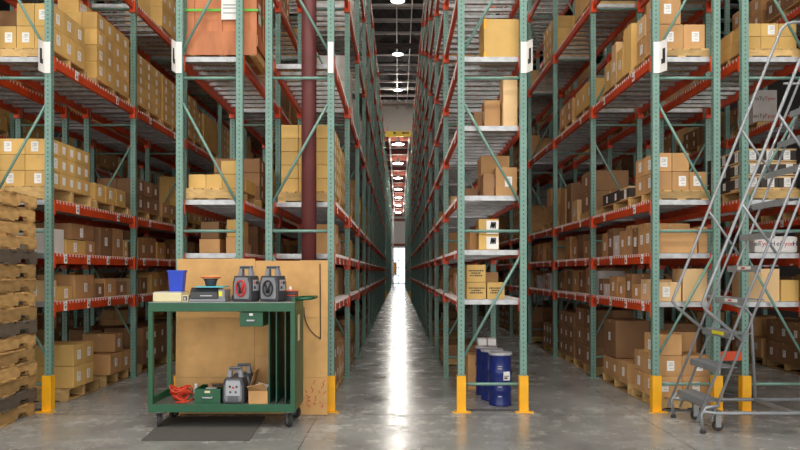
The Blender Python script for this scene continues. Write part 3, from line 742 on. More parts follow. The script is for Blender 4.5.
for i, c in enumerate(CART):
    x0, x1, y0, y1, z0, z1 = c['b']; w_, d_, h_ = x1-x0, y1-y0, z1-z0; sd = face_side(c)
    ls = min(1.0, h_/.17, d_/.13)
    if i not in TOPC:
        stuff_c.box(x0, x1, y0, y1, z0, z1, c['st'])
        if c['lab'] and y0 < 30:
            xx = x1 if sd > 0 else x0; ym = (y0+y1)/2; zm = (z0+z1)/2
            stuff_c.box(xx-.002, xx+.002, ym-.04*ls, ym+.04*ls, zm-.05*ls, zm+.05*ls, 'white')
        continue
    me = carton_mesh(w_, d_, h_, c['st'])
    o = link('carton', me, None, ((x0+x1)/2, (y0+y1)/2, z0), (0, 0, c['rz']))
    ds = c['desc']
    if isinstance(ds, str): lb = ds
    else:
        wh, b, ci, cj, ck, s_ = ds
        if s_ == 9: lb = f"{LOOK[c['st']]} carton {ORD[ci]} from left, layer {ck+1}, row {cj+1}, {wh}"
        else:
            rank = '' if cj == 0 else ' behind'
            lb = f"{LOOK[c['st']]} carton, column {b*8+ci+1}, layer {ck+1}{rank}, {wh}"
    k_ = 2
    while lb in seen_lab and not isinstance(ds, str):
        lb = f"{LOOK[c['st']]} carton, column {b*8+ci+1+(k_-1)*4}, layer {ck+1}{rank if s_ != 9 else ''}, {wh}"; k_ += 1
    seen_lab[lb] = 1
    tag(o, lb, 'carton', 'cartons on the racks')
    if c['lab']:
        for q in range(c['lab']):
            l_ = link('shipping_label', SLABEL, o, (sd*(w_/2+.0015), (0 if c['lab'] == 1 else (q-.5)*.12)+R.uniform(-.15, .15)*(d_-.09)*.5, h_*(.5+R.uniform(-.06, .06)))); l_.scale = (1, ls, ls)
        if y0 < 8.8 and cnts[i] > 40 and w_ > .14 and i % 3:
            l_ = link('shipping_label', SLABEL, o, (R.uniform(-.2, .2)*(w_-.1), -d_/2-.0015, h_*.5), (0, 0, PI/2)); l_.scale = (1, min(ls, w_/.13), ls)
    if c['txt'] == 'print':
        m = MB()
        for zz, a, b_ in ((.66, -.38, .38), (.52, -.25, .22), (.38, -.32, .3)):
            x = a*w_
            while x < b_*w_: 
                l__ = R.uniform(.008, .02); m.box(x, x+l__, -d_/2-.001, -d_/2, h_*zz-.009, h_*zz+.009, 'black'); x += l__+.006
        part('printed_lettering', m, o)
    if c['txt'] == 'mark':
        m = MB(); m.box(-.03, w_/2-.005, -d_/2-.0015, -d_/2, .01, h_-.02, 'white'); part('white_panel', m, o)
        m = MB()
        for q in range(4): m.bar((.02+q*.02, -d_/2-.003, h_*.4), (.035+q*.016, -d_/2-.003, h_*.82), .014, .002, 'black')
        m.box(.03, .075, -d_/2-.004, -d_/2-.002, h_*.5, h_*.72, 'black'); part('black_mark', m, o)
    if c['txt'] == 'ytape':
        m = MB()
        for zz in ((.0, .12), (.75, 1.0)): m.box(-w_/2-.002, -w_/2+.03, -d_/2-.002, -d_/2+.03, h_*zz[0], h_*zz[1]+.002, 'yellow')
        part('corner_tape', m, o)
    if c['txt'] == 'typ':
        for zz, s_ in ((.74, .10), (.22, .11)):
            me = text_mesh('Tyon', s_, 'redtxt'); link('red_lettering', me, o, (.095, -d_/2-.002, h_*zz), (PI/2, 0, 0))
            me = text_mesh('enTy', s_, 'black'); link('black_lettering', me, o, (-.11, -d_/2-.002, h_*zz), (PI/2, 0, 0))
            me = text_mesh('Tyon', s_, 'redtxt'); link('red_lettering', me, o, (-w_/2-.002, 0, h_*zz), (PI/2, 0, -PI/2))
o = link('carton', stuff_c.mesh('distant_cartons', fix=False)); o['kind'] = 'stuff'; tag(o, 'the many smaller cartons deeper along and inside all the racks', 'cartons')

def pallet_into(mb, x0, x1, y0, y1, z0, z1, st, fine=True):
    h = z1-z0; t_ = .016; n = 6
    for k in range(3):                                              # stringers run into the rack
        yy = y0+(y1-y0)*(k*.5)*.96+.0; mb.box(x0, x1, yy, yy+.04*(y1-y0), z0+t_, z1-t_, st)
    for k in range(n):
        xx = x0+(x1-x0)*k/n; mb.box(xx+.006, xx+(x1-x0)/n-.012, y0, y1, z1-t_, z1, st)
    for k in (0, 2.5, 5):
        xx = x0+(x1-x0)*k/n; mb.box(xx+.006, xx+(x1-x0)/n-.012, y0, y1, z0, z0+t_, st)
stuff_p = MB(); pc = {}; plab = {}
for i, p in enumerate(PALS):
    x0, x1, y0, y1, z0, z1 = p['b']
    if i not in TOPP: pallet_into(stuff_p, x0, x1, y0, y1, z0, z1, p['st']); continue
    w_, d_, h_ = x1-x0, y1-y0, z1-z0; k_ = (round(w_, 2), round(d_, 2), round(h_, 3), p['st'])
    if k_ not in pc: mb = MB(); pallet_into(mb, -k_[0]/2, k_[0]/2, -k_[1]/2, k_[1]/2, 0, h_, p['st']); pc[k_] = mb.mesh('pallet')
    o = link('pallet', pc[k_], None, ((x0+x1)/2, (y0+y1)/2, z0))
    n_ = plab.get(p['desc'], 0); plab[p['desc']] = n_+1
    tag(o, f"{'wooden pallet' if n_ == 0 else 'farther wooden pallet'} under its load, {p['desc']}", 'pallet', 'pallets on the racks')
o = link('pallet', stuff_p.mesh('distant_pallets', fix=False)); o['kind'] = 'stuff'; tag(o, 'the many smaller pallets under loads deeper along the racks', 'pallets')

# ------------------------------------------------------------------ tall stack of empty pallets at the far left
def stack_pallet(W, L_, H, st, seed):
    r_ = random.Random(seed); mb = MB(); t_ = .018
    for k in range(3):                                              # notched stringers along y
        xx = -W/2+k*(W-.05)/2; a, b = -L_/2, L_/2
        prof = [(a, t_), (a+.17, t_), (a+.19, .065), (a+.36, .065), (a+.38, t_), (b-.38, t_), (b-.36, .065), (b-.19, .065), (b-.17, t_), (b, t_), (b, H-t_), (a, H-t_)]
        mb.prism(prof, 'x', xx, xx+.05, st)
    n = 8
    for k in range(n):
        if r_.random() < .08: continue
        yy = -L_/2+L_*k/n; e = r_.uniform(-.02, .025)
        mb.box(-W/2-.01, W/2+e, yy+.005, yy+L_/n-.03, H-t_, H, st)
    for k in (0, 3, 4, 7):
        yy = -L_/2+L_*k/n; mb.box(-W/2-.01, W/2+r_.uniform(-.02, .02), yy+.005, yy+L_/n-.02, 0, t_, st)
    return mb
zz = 0
order_st = ['woodold', 'woodgrey', 'woodold', 'woodold', 'woodold', 'woodold', 'woodgrey', 'woodold', 'woodold', 'woodold', 'woodold', 'woodgrey', 'woodold', 'woodold', 'woodold', 'woodold', 'woodold']
for k in range(16):
    H = .158+.004*(k % 3); st = order_st[k]
    mb = stack_pallet(.98, 1.18, H, st, k)
    o = link('empty_pallet', mb.mesh('empty_pallet'), None, (-4.825+R.uniform(-.02, .02), 7.80+R.uniform(-.02, .01), zz), (0, 0, R.uniform(-.02, .02)))
    tag(o, f"{'grey weathered' if st == 'woodgrey' else 'worn tan'} empty pallet, {ORD[k]} from the floor in the tall stack at far left", 'pallet', 'empty pallets in the tall stack'); zz += H+.001

# ------------------------------------------------------------------ wooden crate
t = thing('wooden_crate', 'big plywood crate with green strap on the high shelf left of the maroon column', 'crate', (-2.18, 9.06, 4.368))
W2, D2, H2 = .43, .42, 1.15
m = MB(); m.box(-W2+.02, W2-.02, -D2+.02, D2-.02, .12, H2, 'ply'); part('panel', m, t)
m = MB()
for sx in (-1, 1):
    for sy in (-1, 1): m.box(sx*W2-(.09 if sx > 0 else 0), sx*W2+(.09 if sx < 0 else 0), sy*D2-(.02 if sy > 0 else 0), sy*D2+(.02 if sy < 0 else 0), .22, H2, 'ply')
m.box(-.05, .0, -D2, -D2+.02, .30, H2, 'ply'); 
for sy in (-1, 1): m.box(-W2, W2, min(sy*D2, sy*(D2+.012)), max(sy*D2, sy*(D2+.012)), .008, .30, 'ply')
for sx in (-1, 1): m.box(min(sx*W2, sx*(W2+.012)), max(sx*W2, sx*(W2+.012)), -D2, D2, .12, .26, 'ply'); m.box(min(sx*W2, sx*(W2+.012)), max(sx*W2, sx*(W2+.012)), -.04, .04, .26, H2, 'ply')
part('batten', m, t)
m = MB()
for x in (-.4, -.03, .34): m.box(x, x+.08, -D2+.01, D2-.01, 0, .10, 'wood')
for y in (-.36, 0, .30): m.box(-W2+.02, W2-.02, y, y+.08, .10, .12, 'wood')
part('skid', m, t)
m = MB(); a, b = W2+.016, D2+.016; zt = .56
for (p, q) in (((-a, -b), (a, -b)), ((a, -b), (a, b)), ((a, b), (-a, b)), ((-a, b), (-a, -b))): m.bar((*p, zt), (*q, zt), .03, .004, 'strap')
part('strap', m, t)
m = MB(); m.box(.0, .25, -D2-.024, -D2-.018, .44, .86, 'white')
for z_ in (.80, .75, .70, .62, .58, .52): m.box(.02, .18, -D2-.026, -D2-.024, z_-.008, z_+.008, 'steel')
part('shipping_label', m, t)
m = MB(); m.box(W2+.013, W2+.018, -.36, -.24, .42, .66, 'white'); part('shipping_label', m, t)

# maroon building column inside the first bay of the rack
t = thing('building_column', 'round maroon building column rising through the rack behind the green cart', 'column', (-1.115, 8.72, 0))
m = MB(); m.lathe([(.093, .02), (.093, 11.6)], 'maroon', 28); part('shaft', m, t)
m = MB(); m.box(-.13, .13, -.1, .13, 0, .02, 'maroon'); part('base_plate', m, t)

# ------------------------------------------------------------------ blue drums
def drum(x, y, label):
    t = thing('steel_drum', label, 'drum', (x, y, 0), 0, 'blue drums under the rack')
    m = MB(); r = .145; pr = [(r-.01, 0), (r, .01), (r, .02), (r-.006, .03)]
    for zc in (.2, .42): pr += [(r-.006, zc-.02), (r+.004, zc), (r-.006, zc+.02)]
    pr += [(r-.006, .63), (r, .64)]; m.lathe(pr, 'drum', 28); part('shell', m, t)
    m = MB(); m.lathe([(r+.006, .64), (r+.008, .655), (r+.002, .675), (r-.012, .678), (r-.02, .662)], 'silver', 28); part('lid_ring', m, t)
    m = MB(); m.lathe([(r-.015, .655), (r-.02, .664), (.02, .666)], 'w', 20); part('lid', m, t)
    m = MB(); m.box(.02, .10, -r-.004, -r+.03, .33, .44, 'white'); m.box(.03, .09, -r-.006, -r-.004, .38, .39, 'black'); m.box(.03, .07, -r-.006, -r-.004, .35, .37, 'black'); part('drum_label', m, t)
    m = MB()
    for z_ in (.5, .47, .24, .12): m.box(-.05, -.0, -r-.004, -r+.02, z_, z_+.012, 'silver')
    part('stencil_lettering', m, t)
drum(1.305, 8.98, 'nearest blue steel drum with white label under the centre rack')
drum(1.25, 9.34, 'second blue steel drum, just behind the nearest one')
drum(1.22, 9.75, 'third blue steel drum in the row under the centre rack')
drum(1.16, 10.12, 'rearmost blue steel drum, beside the tan carton on the floor') if False else None
m = MB(); m.box(-.12, .0, -.08, .08, 0, .1, 'bagw'); m.box(.01, .13, -.08, .08, 0, .1, 'bagw')
tag(link('paper_bundle', m.mesh('paper_bundle', .012), None, (1.22, 9.74, .682)), 'white paper bundles lying on the third blue drum', 'bundle')

# ------------------------------------------------------------------ flattened cardboard leaning on the rack behind the cart
t = thing('cardboard_sheet', 'large flattened cardboard sheet standing behind the green cart', 'cardboard')
m = MB(); xs = (-2.79, -1.72, -.83); 
def SY(z, x): return 8.33+.085*z/1.86+.02*math.sin(x*2)
def sheetp(x0, x1, z0, z1, th=.012):
    m.hexa([(x0, SY(z0, x0), z0), (x1, SY(z0, x1), z0), (x1, SY(z0, x1)+th, z0), (x0, SY(z0, x0)+th, z0), (x0, SY(z1, x0), z1), (x1, SY(z1, x1), z1), (x1, SY(z1, x1)+th, z1), (x0, SY(z1, x0)+th, z1)], 'sheet')
tops = (1.86, 1.83)
for (a, b_, zt, zb) in ((-2.665, -1.725, 1.86, .01), (-1.722, -1.18, 1.835, .01), (-1.18, -.845, 1.84, .005)):
    for z0, z1 in ((zb, .44), (.443, 1.15), (1.153, zt)): sheetp(a, b_, z0, z1)
part('panel', m, t)
m = MB(); r_ = random.Random(4)
for q in range(22):
    x = -1.1+r_.random()*.22; z = .06+r_.random()*.32; a = r_.uniform(-1, 1); l_ = r_.uniform(.02, .06)
    m.bar((x, SY(z, x)-.001, z), (x+math.sin(a)*l_, SY(z, x)-.001, z+math.cos(a)*l_), .008, .002, 'redtxt')
part('red_scrawl', m, t, label='red handwritten marks low on the sheet')
t2 = thing('hanging_cable', 'thin black cable looping down the right side of the cardboard sheet', 'cable')
m = MB(); pts = []
for k in range(26):
    u = k/25; a = u*PI*1.0
    if u < .4: x, z = -.94+.03*u, 1.80-(u/.4)*.9+.0
    else:
        v = (u-.4)/.6; x = -.928-.10+.10*math.cos(v*PI*1.05); z = .90-.10*math.sin(v*PI)+v*.38
        if v > .6: x -= 0
    pts.append((x, SY(z, x)-.012, z))
m.tube(pts, .006, 'black', 6); part('cord', m, t2)

# ------------------------------------------------------------------ the green cart
CX0, CX1, CY0, CY1 = -2.72, -1.125, 7.6, 8.27
t = thing('utility_cart', 'dark green steel work cart on casters in front of the cardboard sheet', 'cart', ((CX0+CX1)/2, (CY0+CY1)/2, 0)); ox, oy = -(CX0+CX1)/2, -(CY0+CY1)/2
def cbox(m, a, b, c, d, e, f, k): m.box(a+ox, b+ox, c+oy, d+oy, e, f, k)
m = MB(); cbox(m, CX0+.004, CX1-.004, CY0+.004, CY1-.004, 1.3655, 1.372, 'steel'); part('top_shelf', m, t)
m = MB()
cbox(m, CX0, CX1, CY0, CY0+.04, 1.27, 1.365, 'cart'); cbox(m, CX0, CX1, CY1-.04, CY1, 1.27, 1.365, 'cart'); cbox(m, CX0, CX0+.04, CY0+.04, CY1-.04, 1.27, 1.365, 'cart'); cbox(m, CX1-.04, CX1, CY0+.04, CY1-.04, 1.27, 1.365, 'cart'); part('top_rail', m, t, bevel=.004)
for (x, y) in ((CX0, CY0), (CX0, CY1-.05), (CX1-.05, CY0), (CX1-.05, CY1-.05)):
    m = MB(); cbox(m, x, x+.05, y, y+.05, .262, 1.27, 'cart'); part('leg', m, t, bevel=.004)
m = MB(); cbox(m, CX0+.03, CX1-.03, CY0+.03, CY1-.03, .235, .25, 'steel'); part('bottom_shelf', m, t)
m = MB()
cbox(m, CX0, CX1, CY0, CY0+.03, .175, .262, 'cart'); cbox(m, CX0, CX1, CY1-.03, CY1, .175, .33, 'cart'); cbox(m, CX0, CX0+.03, CY0+.03, CY1-.03, .175, .33, 'cart'); cbox(m, CX1-.03, CX1, CY0+.03, CY1-.03, .175, .262, 'cart'); part('bottom_rail', m, t, bevel=.004)
m = MB(); cbox(m, CX1-.012, CX1, CY0+.05, CY1-.05, .262, 1.27, 'cartd'); part('side_panel', m, t)
for x in (-1.43, -1.35, -1.25):
    m = MB(); cbox(m, x, x+.012, CY0+.10, CY1-.05, .251, 1.268, 'cartd'); part('divider', m, t)
m = MB(); cbox(m, -1.73, -1.48, CY0+.03, CY0+.45, 1.105, 1.262, 'cart'); d_ = part('drawer', m, t, bevel=.004)
m = MB(); cbox(m, -1.65, -1.565, CY0, CY0+.03, 1.165, 1.18, 'silver'); part('handle', m, d_)
m = MB(); cbox(m, -1.625, -1.585, CY0+.02, CY0+.03, 1.225, 1.25, 'white'); part('sticker', m, d_)
m = MB(); cbox(m, CX1-.035, CX1+.0, CY0+.02, CY1, 1.3725, 1.42, 'cart'); m.tube([(CX1+ox-.02, CY0+oy+.1, 1.40), (CX1+ox+.16, CY0+oy+.1, 1.41), (CX1+ox+.17, CY0+oy+.2, 1.41), (CX1+ox+.17, CY1+oy-.1, 1.41), (CX1+ox-.02, CY1+oy-.02, 1.40)], .018, 'cart', 8); part('push_handle', m, t)
m = MB(); cbox(m, CX1+.0005, CX1+.003, CY0+.22, CY0+.36, .93, 1.22, 'beige'); part('paper_note', m, t, label='narrow cream paper taped on the side panel')
for (x, y, a) in ((CX0+.1, CY0+.08, .2), (CX0+.1, CY1-.1, -.3), (CX1-.08, CY0+.08, .5), (CX1-.08, CY1-.1, .9)):
    cst = MB(); cst.box(-.045, .045, -.045, .045, .163, .174, 'steel'); 
    for sx in (-1, 1): cst.hexa([(sx*.026, -.02, .06), (sx*.03, -.02, .06), (sx*.03, .02, .06), (sx*.026, .02, .06), (sx*.026, -.04, .163), (sx*.03, -.04, .163), (sx*.03, .04, .163), (sx*.026, .04, .163)], 'steel')
    c_ = part('caster', cst, t, (x+ox, y+oy, 0), (0, 0, a))
    wl = MB(); pts = [(-.018, 0), (.018, 0)]
    n = 20; r0 = .075
    for (ra, rb, k, hw) in ((0, r0, 'rubber', .018),):
        ring = [(math.cos(2*PI*j/n)*r0, math.sin(2*PI*j/n)*r0+.0755) for j in range(n)]; wl.prism(ring, 'x', -hw, hw, 'rubber')
        ring = [(math.cos(2*PI*j/n)*.04, math.sin(2*PI*j/n)*.04+.0755) for j in range(n)]; wl.prism(ring, 'x', -hw-.004, hw+.004, 'steel')
    part('wheel', wl, c_)

# things on the cart -------------------------------------------------
ZT, ZB = 1.3725, 0.2505
t = thing('kitchen_scale', 'beige flat scale under the blue bin at the cart\'s left end', 'scale', (-2.525, 7.86, ZT))
m = MB(); m.box(-.185, .13, -.14, .14, .0, .098, 'beige'); part('body', m, t, bevel=.008)
m = MB(); m.box(-.175, .12, -.13, .13, .099, .109, 'silver'); part('platter', m, t)
m = MB(); m.box(.132, .2, -.12, .12, 0, .07, 'beige'); m.box(.14, .19, -.123, -.12, .012, .06, 'dgrey'); m.box(.15, .175, -.126, -.123, .02, .045, 'silver'); part('display', m, t)
t = thing('waste_bin', 'bright blue plastic bin on the beige scale', 'bin', (-2.49, 7.88, ZT+.110))
m = MB(); a, b, h = .07, .088, .235
def ringb(a, h): return [(-a, -a*.7, h), (a, -a*.7, h), (a, a*.7, h), (-a, a*.7, h)]
P = ringb(a, 0)+ringb(b, h)+ringb(b-.008, h)+ringb(a-.008, .01)
m.poly(P, [(3, 2, 1, 0), (0, 1, 5, 4), (1, 2, 6, 5), (2, 3, 7, 6), (3, 0, 4, 7), (4, 5, 9, 8), (5, 6, 10, 9), (6, 7, 11, 10), (7, 4, 8, 11), (8, 9, 13, 12), (9, 10, 14, 13), (10, 11, 15, 14), (11, 8, 12, 15), (12, 13, 14, 15)], 'blue'); part('body', m, t)
m = MB()
for (p, q) in (((-b-.006, -b*.7-.006), (b+.006, -b*.7+.0)), ((-b-.006, b*.7), (b+.006, b*.7+.006))): m.box(p[0], q[0], p[1], q[1], h-.018, h+.002, 'blue')
for sx in (-1, 1): m.box(min(sx*b, sx*(b+.006)), max(sx*b, sx*(b+.006)), -b*.7, b*.7, h-.018, h+.002, 'blue')
part('rim', m, t)
t = thing('label_printer', 'black desktop device with grey base and cyan edge, centre left of cart top', 'device', (-2.135, 7.87, ZT))
m = MB(); m.box(-.175, .22, -.15, .15, 0, .03, 'grey'); m.box(.145, .215, -.14, .14, .03, .135, 'grey'); part('base', m, t, bevel=.005)
m = MB(); m.prism([(-.15, .031), (.12, .031), (.13, .10), (.11, .15), (-.10, .155), (-.15, .10)], 'x', -.165, .14, 'blackp'); part('cover', m, t, bevel=.008)
m = MB(); m.box(-.11, .20, -.15, .13, .157, .17, 'cyan'); part('tray', m, t, label='cyan tray edge')
m = MB(); m.box(.15, .19, -.1435, -.14, .06, .115, 'yel2'); part('sticker', m, t)
m = MB(); m.box(-.15, -.13, .0, .02, .03, .05, 'silver'); m.box(-.05, .08, -.157, -.153, .06, .072, 'silver'); part('display', m, t)
t = thing('tape_bowl', 'small flared bowl with red rim standing on the black device', 'bowl', (-2.11, 7.87, ZT+.171))
m = MB(); m.lathe([(.055, 0), (.06, .01), (.065, .05), (.085, .08)], 'dgrey', 20); part('bowl', m, t)
m = MB(); m.lathe([(.085, .081), (.105, .084), (.108, .11), (.1, .115), (.04, .118)], 'woodold', 20); part('contents', m, t)
m = MB(); m.lathe([(.1085, .092), (.11, .094), (.11, .102), (.1085, .104)], 'redor', 20); part('rim', m, t)
m = MB(); m.box(-.05, .05, -.05, .05, 0, .06, 'dgrey'); m.box(-.035, .035, -.055, -.05, .01, .035, 'strap')
tag(link('wire_clutter', m.mesh('wire_clutter', .008), None, (-1.865, 8.08, ZT)), 'small dark box between the black device and the red-cabled starter', 'box')

def jump_starter(x, y, z, rz, cable, label, back=False):
    t = thing('jump_starter', label, 'jump starter', (x, y, z), rz, 'portable jump starters')
    W, H, D = .108, .285, .095
    m = MB(); m.prism([(-W, .0), (W, .0), (W+.012, .03), (W+.012, .2), (W-.01, H), (-W+.01, H), (-W-.012, .2), (-W-.012, .03)], 'y', -D, D, 'dgrey'); part('body', m, t, bevel=.012)
    m = MB(); m.prism([(-W+.02, .03), (W-.02, .03), (W-.012, .07), (W-.012, .19), (W-.035, H-.02), (-W+.035, H-.02), (-W+.012, .19), (-W+.012, .07)], 'y', -D-.008, -D-.0005, 'grey'); fp = part('front_panel', m, t)
    m = MB()
    for sx in (-1, 1): m.hexa([(sx*.066-.026, -.035, H-.01), (sx*.066+.026, -.035, H-.01), (sx*.066+.026, .035, H-.01), (sx*.066-.026, .035, H-.01), (sx*.055-.018, -.025, H+.09), (sx*.055+.018, -.025, H+.09), (sx*.055+.018, .025, H+.09), (sx*.055-.018, .025, H+.09)], 'grey')
    m.box(-.07, .07, -.03, .03, H+.075, H+.11, 'dgrey'); part('handle', m, t, bevel=.006)
    if cable:
        m = MB(); loop = [(.058*math.cos(a), -D-.02, .145+.085*math.sin(a)) for a in [2*PI*j/24 for j in range(24)]]; m.tube(loop, .009, cable, 6, True)
        for sx in (-1, 1): m.tube([(sx*.012, -D-.022, .09), (sx*.016, -D-.022, .15), (sx*.035, -D-.02, .20)], .011, cable if sx > 0 else 'black', 6)
        part('clamp_cable', m, t)
        m = MB(); m.box(W+.012, W+.016, -.06, .06, .12, .24, 'silver'); m.box(W+.016, W+.019, -.05, -.01, .14, .17, 'dgrey'); m.box(W+.016, W+.019, .0, .045, .19, .225, 'dgrey'); m.box(W+.016, W+.019, -.045, -.02, .2, .22, 'redor'); part('control_panel', m, t)
    else:
        m = MB(); m.box(-.078, .078, -D-.012, -D-.0085, .09, .25, 'silver')
        for (a, b_, k) in ((-.04, .12, 'dgrey'), (.02, .12, 'dgrey'), (-.01, .17, 'red'), (.03, .18, 'dgrey'), (-.045, .18, 'blackp')): m.box(a, a+.022, -D-.016, -D-.0125, b_, b_+.022, k)
        part('control_panel', m, t)
        m = MB(); 
        for q in range(4): m.box(-.06, .06, -D-.011, -D-.0085, .035+q*.014, .042+q*.014, 'dgrey')
        part('grille', m, t)
jump_starter(-1.70, 7.82, ZT+.001, -.33, 'red', 'grey jump starter with red clamp cables on the cart top')
jump_starter(-1.405, 7.84, ZT+.001, -.36, 'black', 'grey jump starter with black clamp cables, right of the red-cabled one')
jump_starter(-1.81, 7.78, ZB+.001, -.05, None, 'jump starter with silver control panel on the cart\'s bottom shelf')
jump_starter(-1.785, 8.08, ZB+.001, .0, None, 'second jump starter half hidden behind the silver-panelled one, bottom shelf')
t = thing('charger_case', 'flat black case with red trim beside the cart\'s push handle', 'case', (-1.235, 8.1, ZT))
m = MB(); m.box(-.10, .06, -.12, .12, 0, .055, 'dgrey'); part('base', m, t, bevel=.006)
m = MB(); m.box(-.10, .06, -.12, .12, .066, .105, 'dgrey'); part('lid', m, t, bevel=.006)
m = MB(); m.box(-.102, .062, -.122, .122, .056, .065, 'redor'); m.box(-.102, .06, -.122, .115, .106, .113, 'redor'); part('trim', m, t)
m = MB(); m.lathe([(.02, 0), (.024, .02), (.012, .045), (.004, .05)], 'white', 12); tag(link('paper_wad', m.mesh('paper_wad'), None, (-1.25, 8.08, ZT+.1135)), 'crumpled white wad lying on the red-trimmed case', 'paper')
# bottom shelf
t = thing('parts_box', 'green steel drawer box full of oddments on the cart\'s bottom shelf', 'box', (-2.10, 7.86, ZB))
m = MB(); a, b, h = .142, .17, .165
m.box(-a, a, -b, -b+.008, 0, h, 'cart'); m.box(-a, a, b-.008, b, 0, h, 'cart'); m.box(-a, -a+.008, -b+.008, b-.008, 0, h, 'cart'); m.box(a-.008, a, -b+.008, b-.008, 0, h, 'cart'); m.box(-a+.008, a-.008, -b+.008, b-.008, 0, .01, 'cart'); part('body', m, t)
m = MB(); m.tube([(-.05, -b, .075), (-.05, -b-.02, .07), (.05, -b-.02, .07), (.05, -b, .075)], .008, 'silver', 6); part('handle', m, t)
m = MB(); m.box(-.03, .03, -b-.003, -b, .12, .145, 'beige'); part('name_card', m, t)
m = MB(); m.box(-.06, .06, -.06, .06, 0, .02, 'silver'); m.box(-.05, .1, .0, .12, .021, .05, 'b'); m.tube([(-.11, .1, .02), (.11, -.08, .06)], .012, 'blackp', 8)
tag(link('hand_tools', m.mesh('hand_tools'), None, (-2.10, 7.9, ZB+.13)), 'odd tools heaped in the green drawer box', 'tools')
m = MB(); r_ = random.Random(3)
for q in range(9):
    cx, cy, rr = r_.uniform(-.05, .05), r_.uniform(-.06, .06), r_.uniform(.05, .09); zc = .045+.014*q
    lp = [(cx+rr*math.cos(2*PI*j/18)*1.2, cy+rr*math.sin(2*PI*j/18), zc+.032*math.sin(2*PI*j/18*2+q)) for j in range(18)]; m.tube(lp, .009, 'redor', 6, True)
m.tube([(-.05, -.1, .012), (.05, -.12, .014), (.12, -.06, .03), (.13, .05, .02)], .009, 'redor', 6)
tag(link('extension_cord', m.mesh('extension_cord'), None, (-2.42, 7.84, ZB)), 'tangled red-orange extension cord on the cart\'s bottom shelf', 'cord')
t = thing('spray_bottle', 'little white bottle standing beside the tangled orange cord', 'bottle', (-2.33, 8.06, ZB))
m = MB(); m.lathe([(.03, 0), (.032, .01), (.032, .11), (.015, .13)], 'bottle', 16); part('body', m, t)
m = MB(); m.lathe([(.016, .13), (.018, .135), (.018, .165), (.01, .168)], 'bottle', 12); part('cap', m, t)
t = thing('open_carton', 'open tan carton with raised flaps beside the cart\'s dividers', 'carton', (-1.545, 7.86, ZB))
m = MB(); a, b, h = .105, .16, .14
m.box(-a, a, -b, -b+.005, 0, h, 'k'); m.box(-a, a, b-.005, b, 0, h, 'k'); m.box(-a, -a+.005, -b+.005, b-.005, 0, h, 'k'); m.box(a-.005, a, -b+.005, b-.005, 0, h, 'k'); m.box(-a+.005, a-.005, -b+.005, b-.005, 0, .006, 'k'); part('body', m, t)
for (p, k_) in (([(-a, b-.005, h), (a, b-.005, h), (a, b+.0, h), (-a, b+.0, h), (-a+.02, b-.02, h+.34), (a, b-.04, h+.36), (a, b-.035, h+.36), (-a+.02, b-.015, h+.34)], 0),
                ([(-a, -b+.01, h), (-a+.005, -b+.01, h), (-a+.005, b-.01, h), (-a, b-.01, h), (-a+.05, -b+.05, h+.2), (-a+.055, -b+.05, h+.2), (-a+.055, b-.02, h+.21), (-a+.05, b-.02, h+.21)], 1),
                ([(-a+.01, -b, h), (a-.01, -b, h), (a-.01, -b+.005, h), (-a+.01, -b+.005, h), (-a-.0, -b-.09, h+.06), (a-.03, -b-.06, h+.09), (a-.03, -b-.055, h+.095), (-a-.0, -b-.085, h+.065)], 2)):
    m = MB(); m.hexa(p, 'k'); part('flap', m, t)
m = MB(); m.box(-.05, .08, -.1, .05, .0, .14, 'w', Matrix.Rotation(.25, 3, 'Y')); m.box(-.02, .06, -.101, -.1, .05, .1, 'grey')
tag(link('small_box', m.mesh('small_box'), None, (-1.55, 7.87, ZB+.05)), 'white printed box lying in the open carton on the cart', 'box')
# mat
m = MB(); m.hexa([(-2.59, 7.04, 0), (-1.50, 7.04, 0), (-1.56, 8.2, 0), (-2.70, 8.2, 0), (-2.59, 7.04, .008), (-1.50, 7.04, .008), (-1.56, 8.2, .008), (-2.70, 8.2, .008)], 'mat')
tag(link('floor_mat', m.mesh('floor_mat'), None, (0, 0, 0.001)), 'thin dark grey rubber mat on the floor under the green cart', 'mat')

# ------------------------------------------------------------------ rolling ladder
YN, YF = 7.38, 8.18
t = thing('rolling_ladder', 'grey steel rolling ladder leaning up to the right in front of the racks', 'ladder', (3.9, 7.78, 0)); lx, ly = -3.9, -7.78
def LP(x, y, z): return (x+lx, y+ly, z)
def sx_(k): return 3.27+.145*k
def sz_(k): return .335+.359*k
NS = 11
for k in range(NS):
    m = MB(); x, z = sx_(k), sz_(k); m.box(x+lx-.02, x+lx+.17, YN+ly+.03, YF+ly-.03, z-.012, z, 'tread'); m.box(x+lx-.022, x+lx-.008, YN+ly+.03, YF+ly-.03, z-.07, z-.0005, 'ladder'); st = part('step', m, t)
    if k in (2, 3, 4):
        m = MB(); m.box(x+lx-.026, x+lx-.0225, -.17, .12, z-.044, z-.008, 'yel2' if k == 2 else 'white')
        if k != 2: m.box(x+lx-.029, x+lx-.0262, -.05, .03, z-.034, z-.018, 'redtxt')
        part('warning_label', m, st)
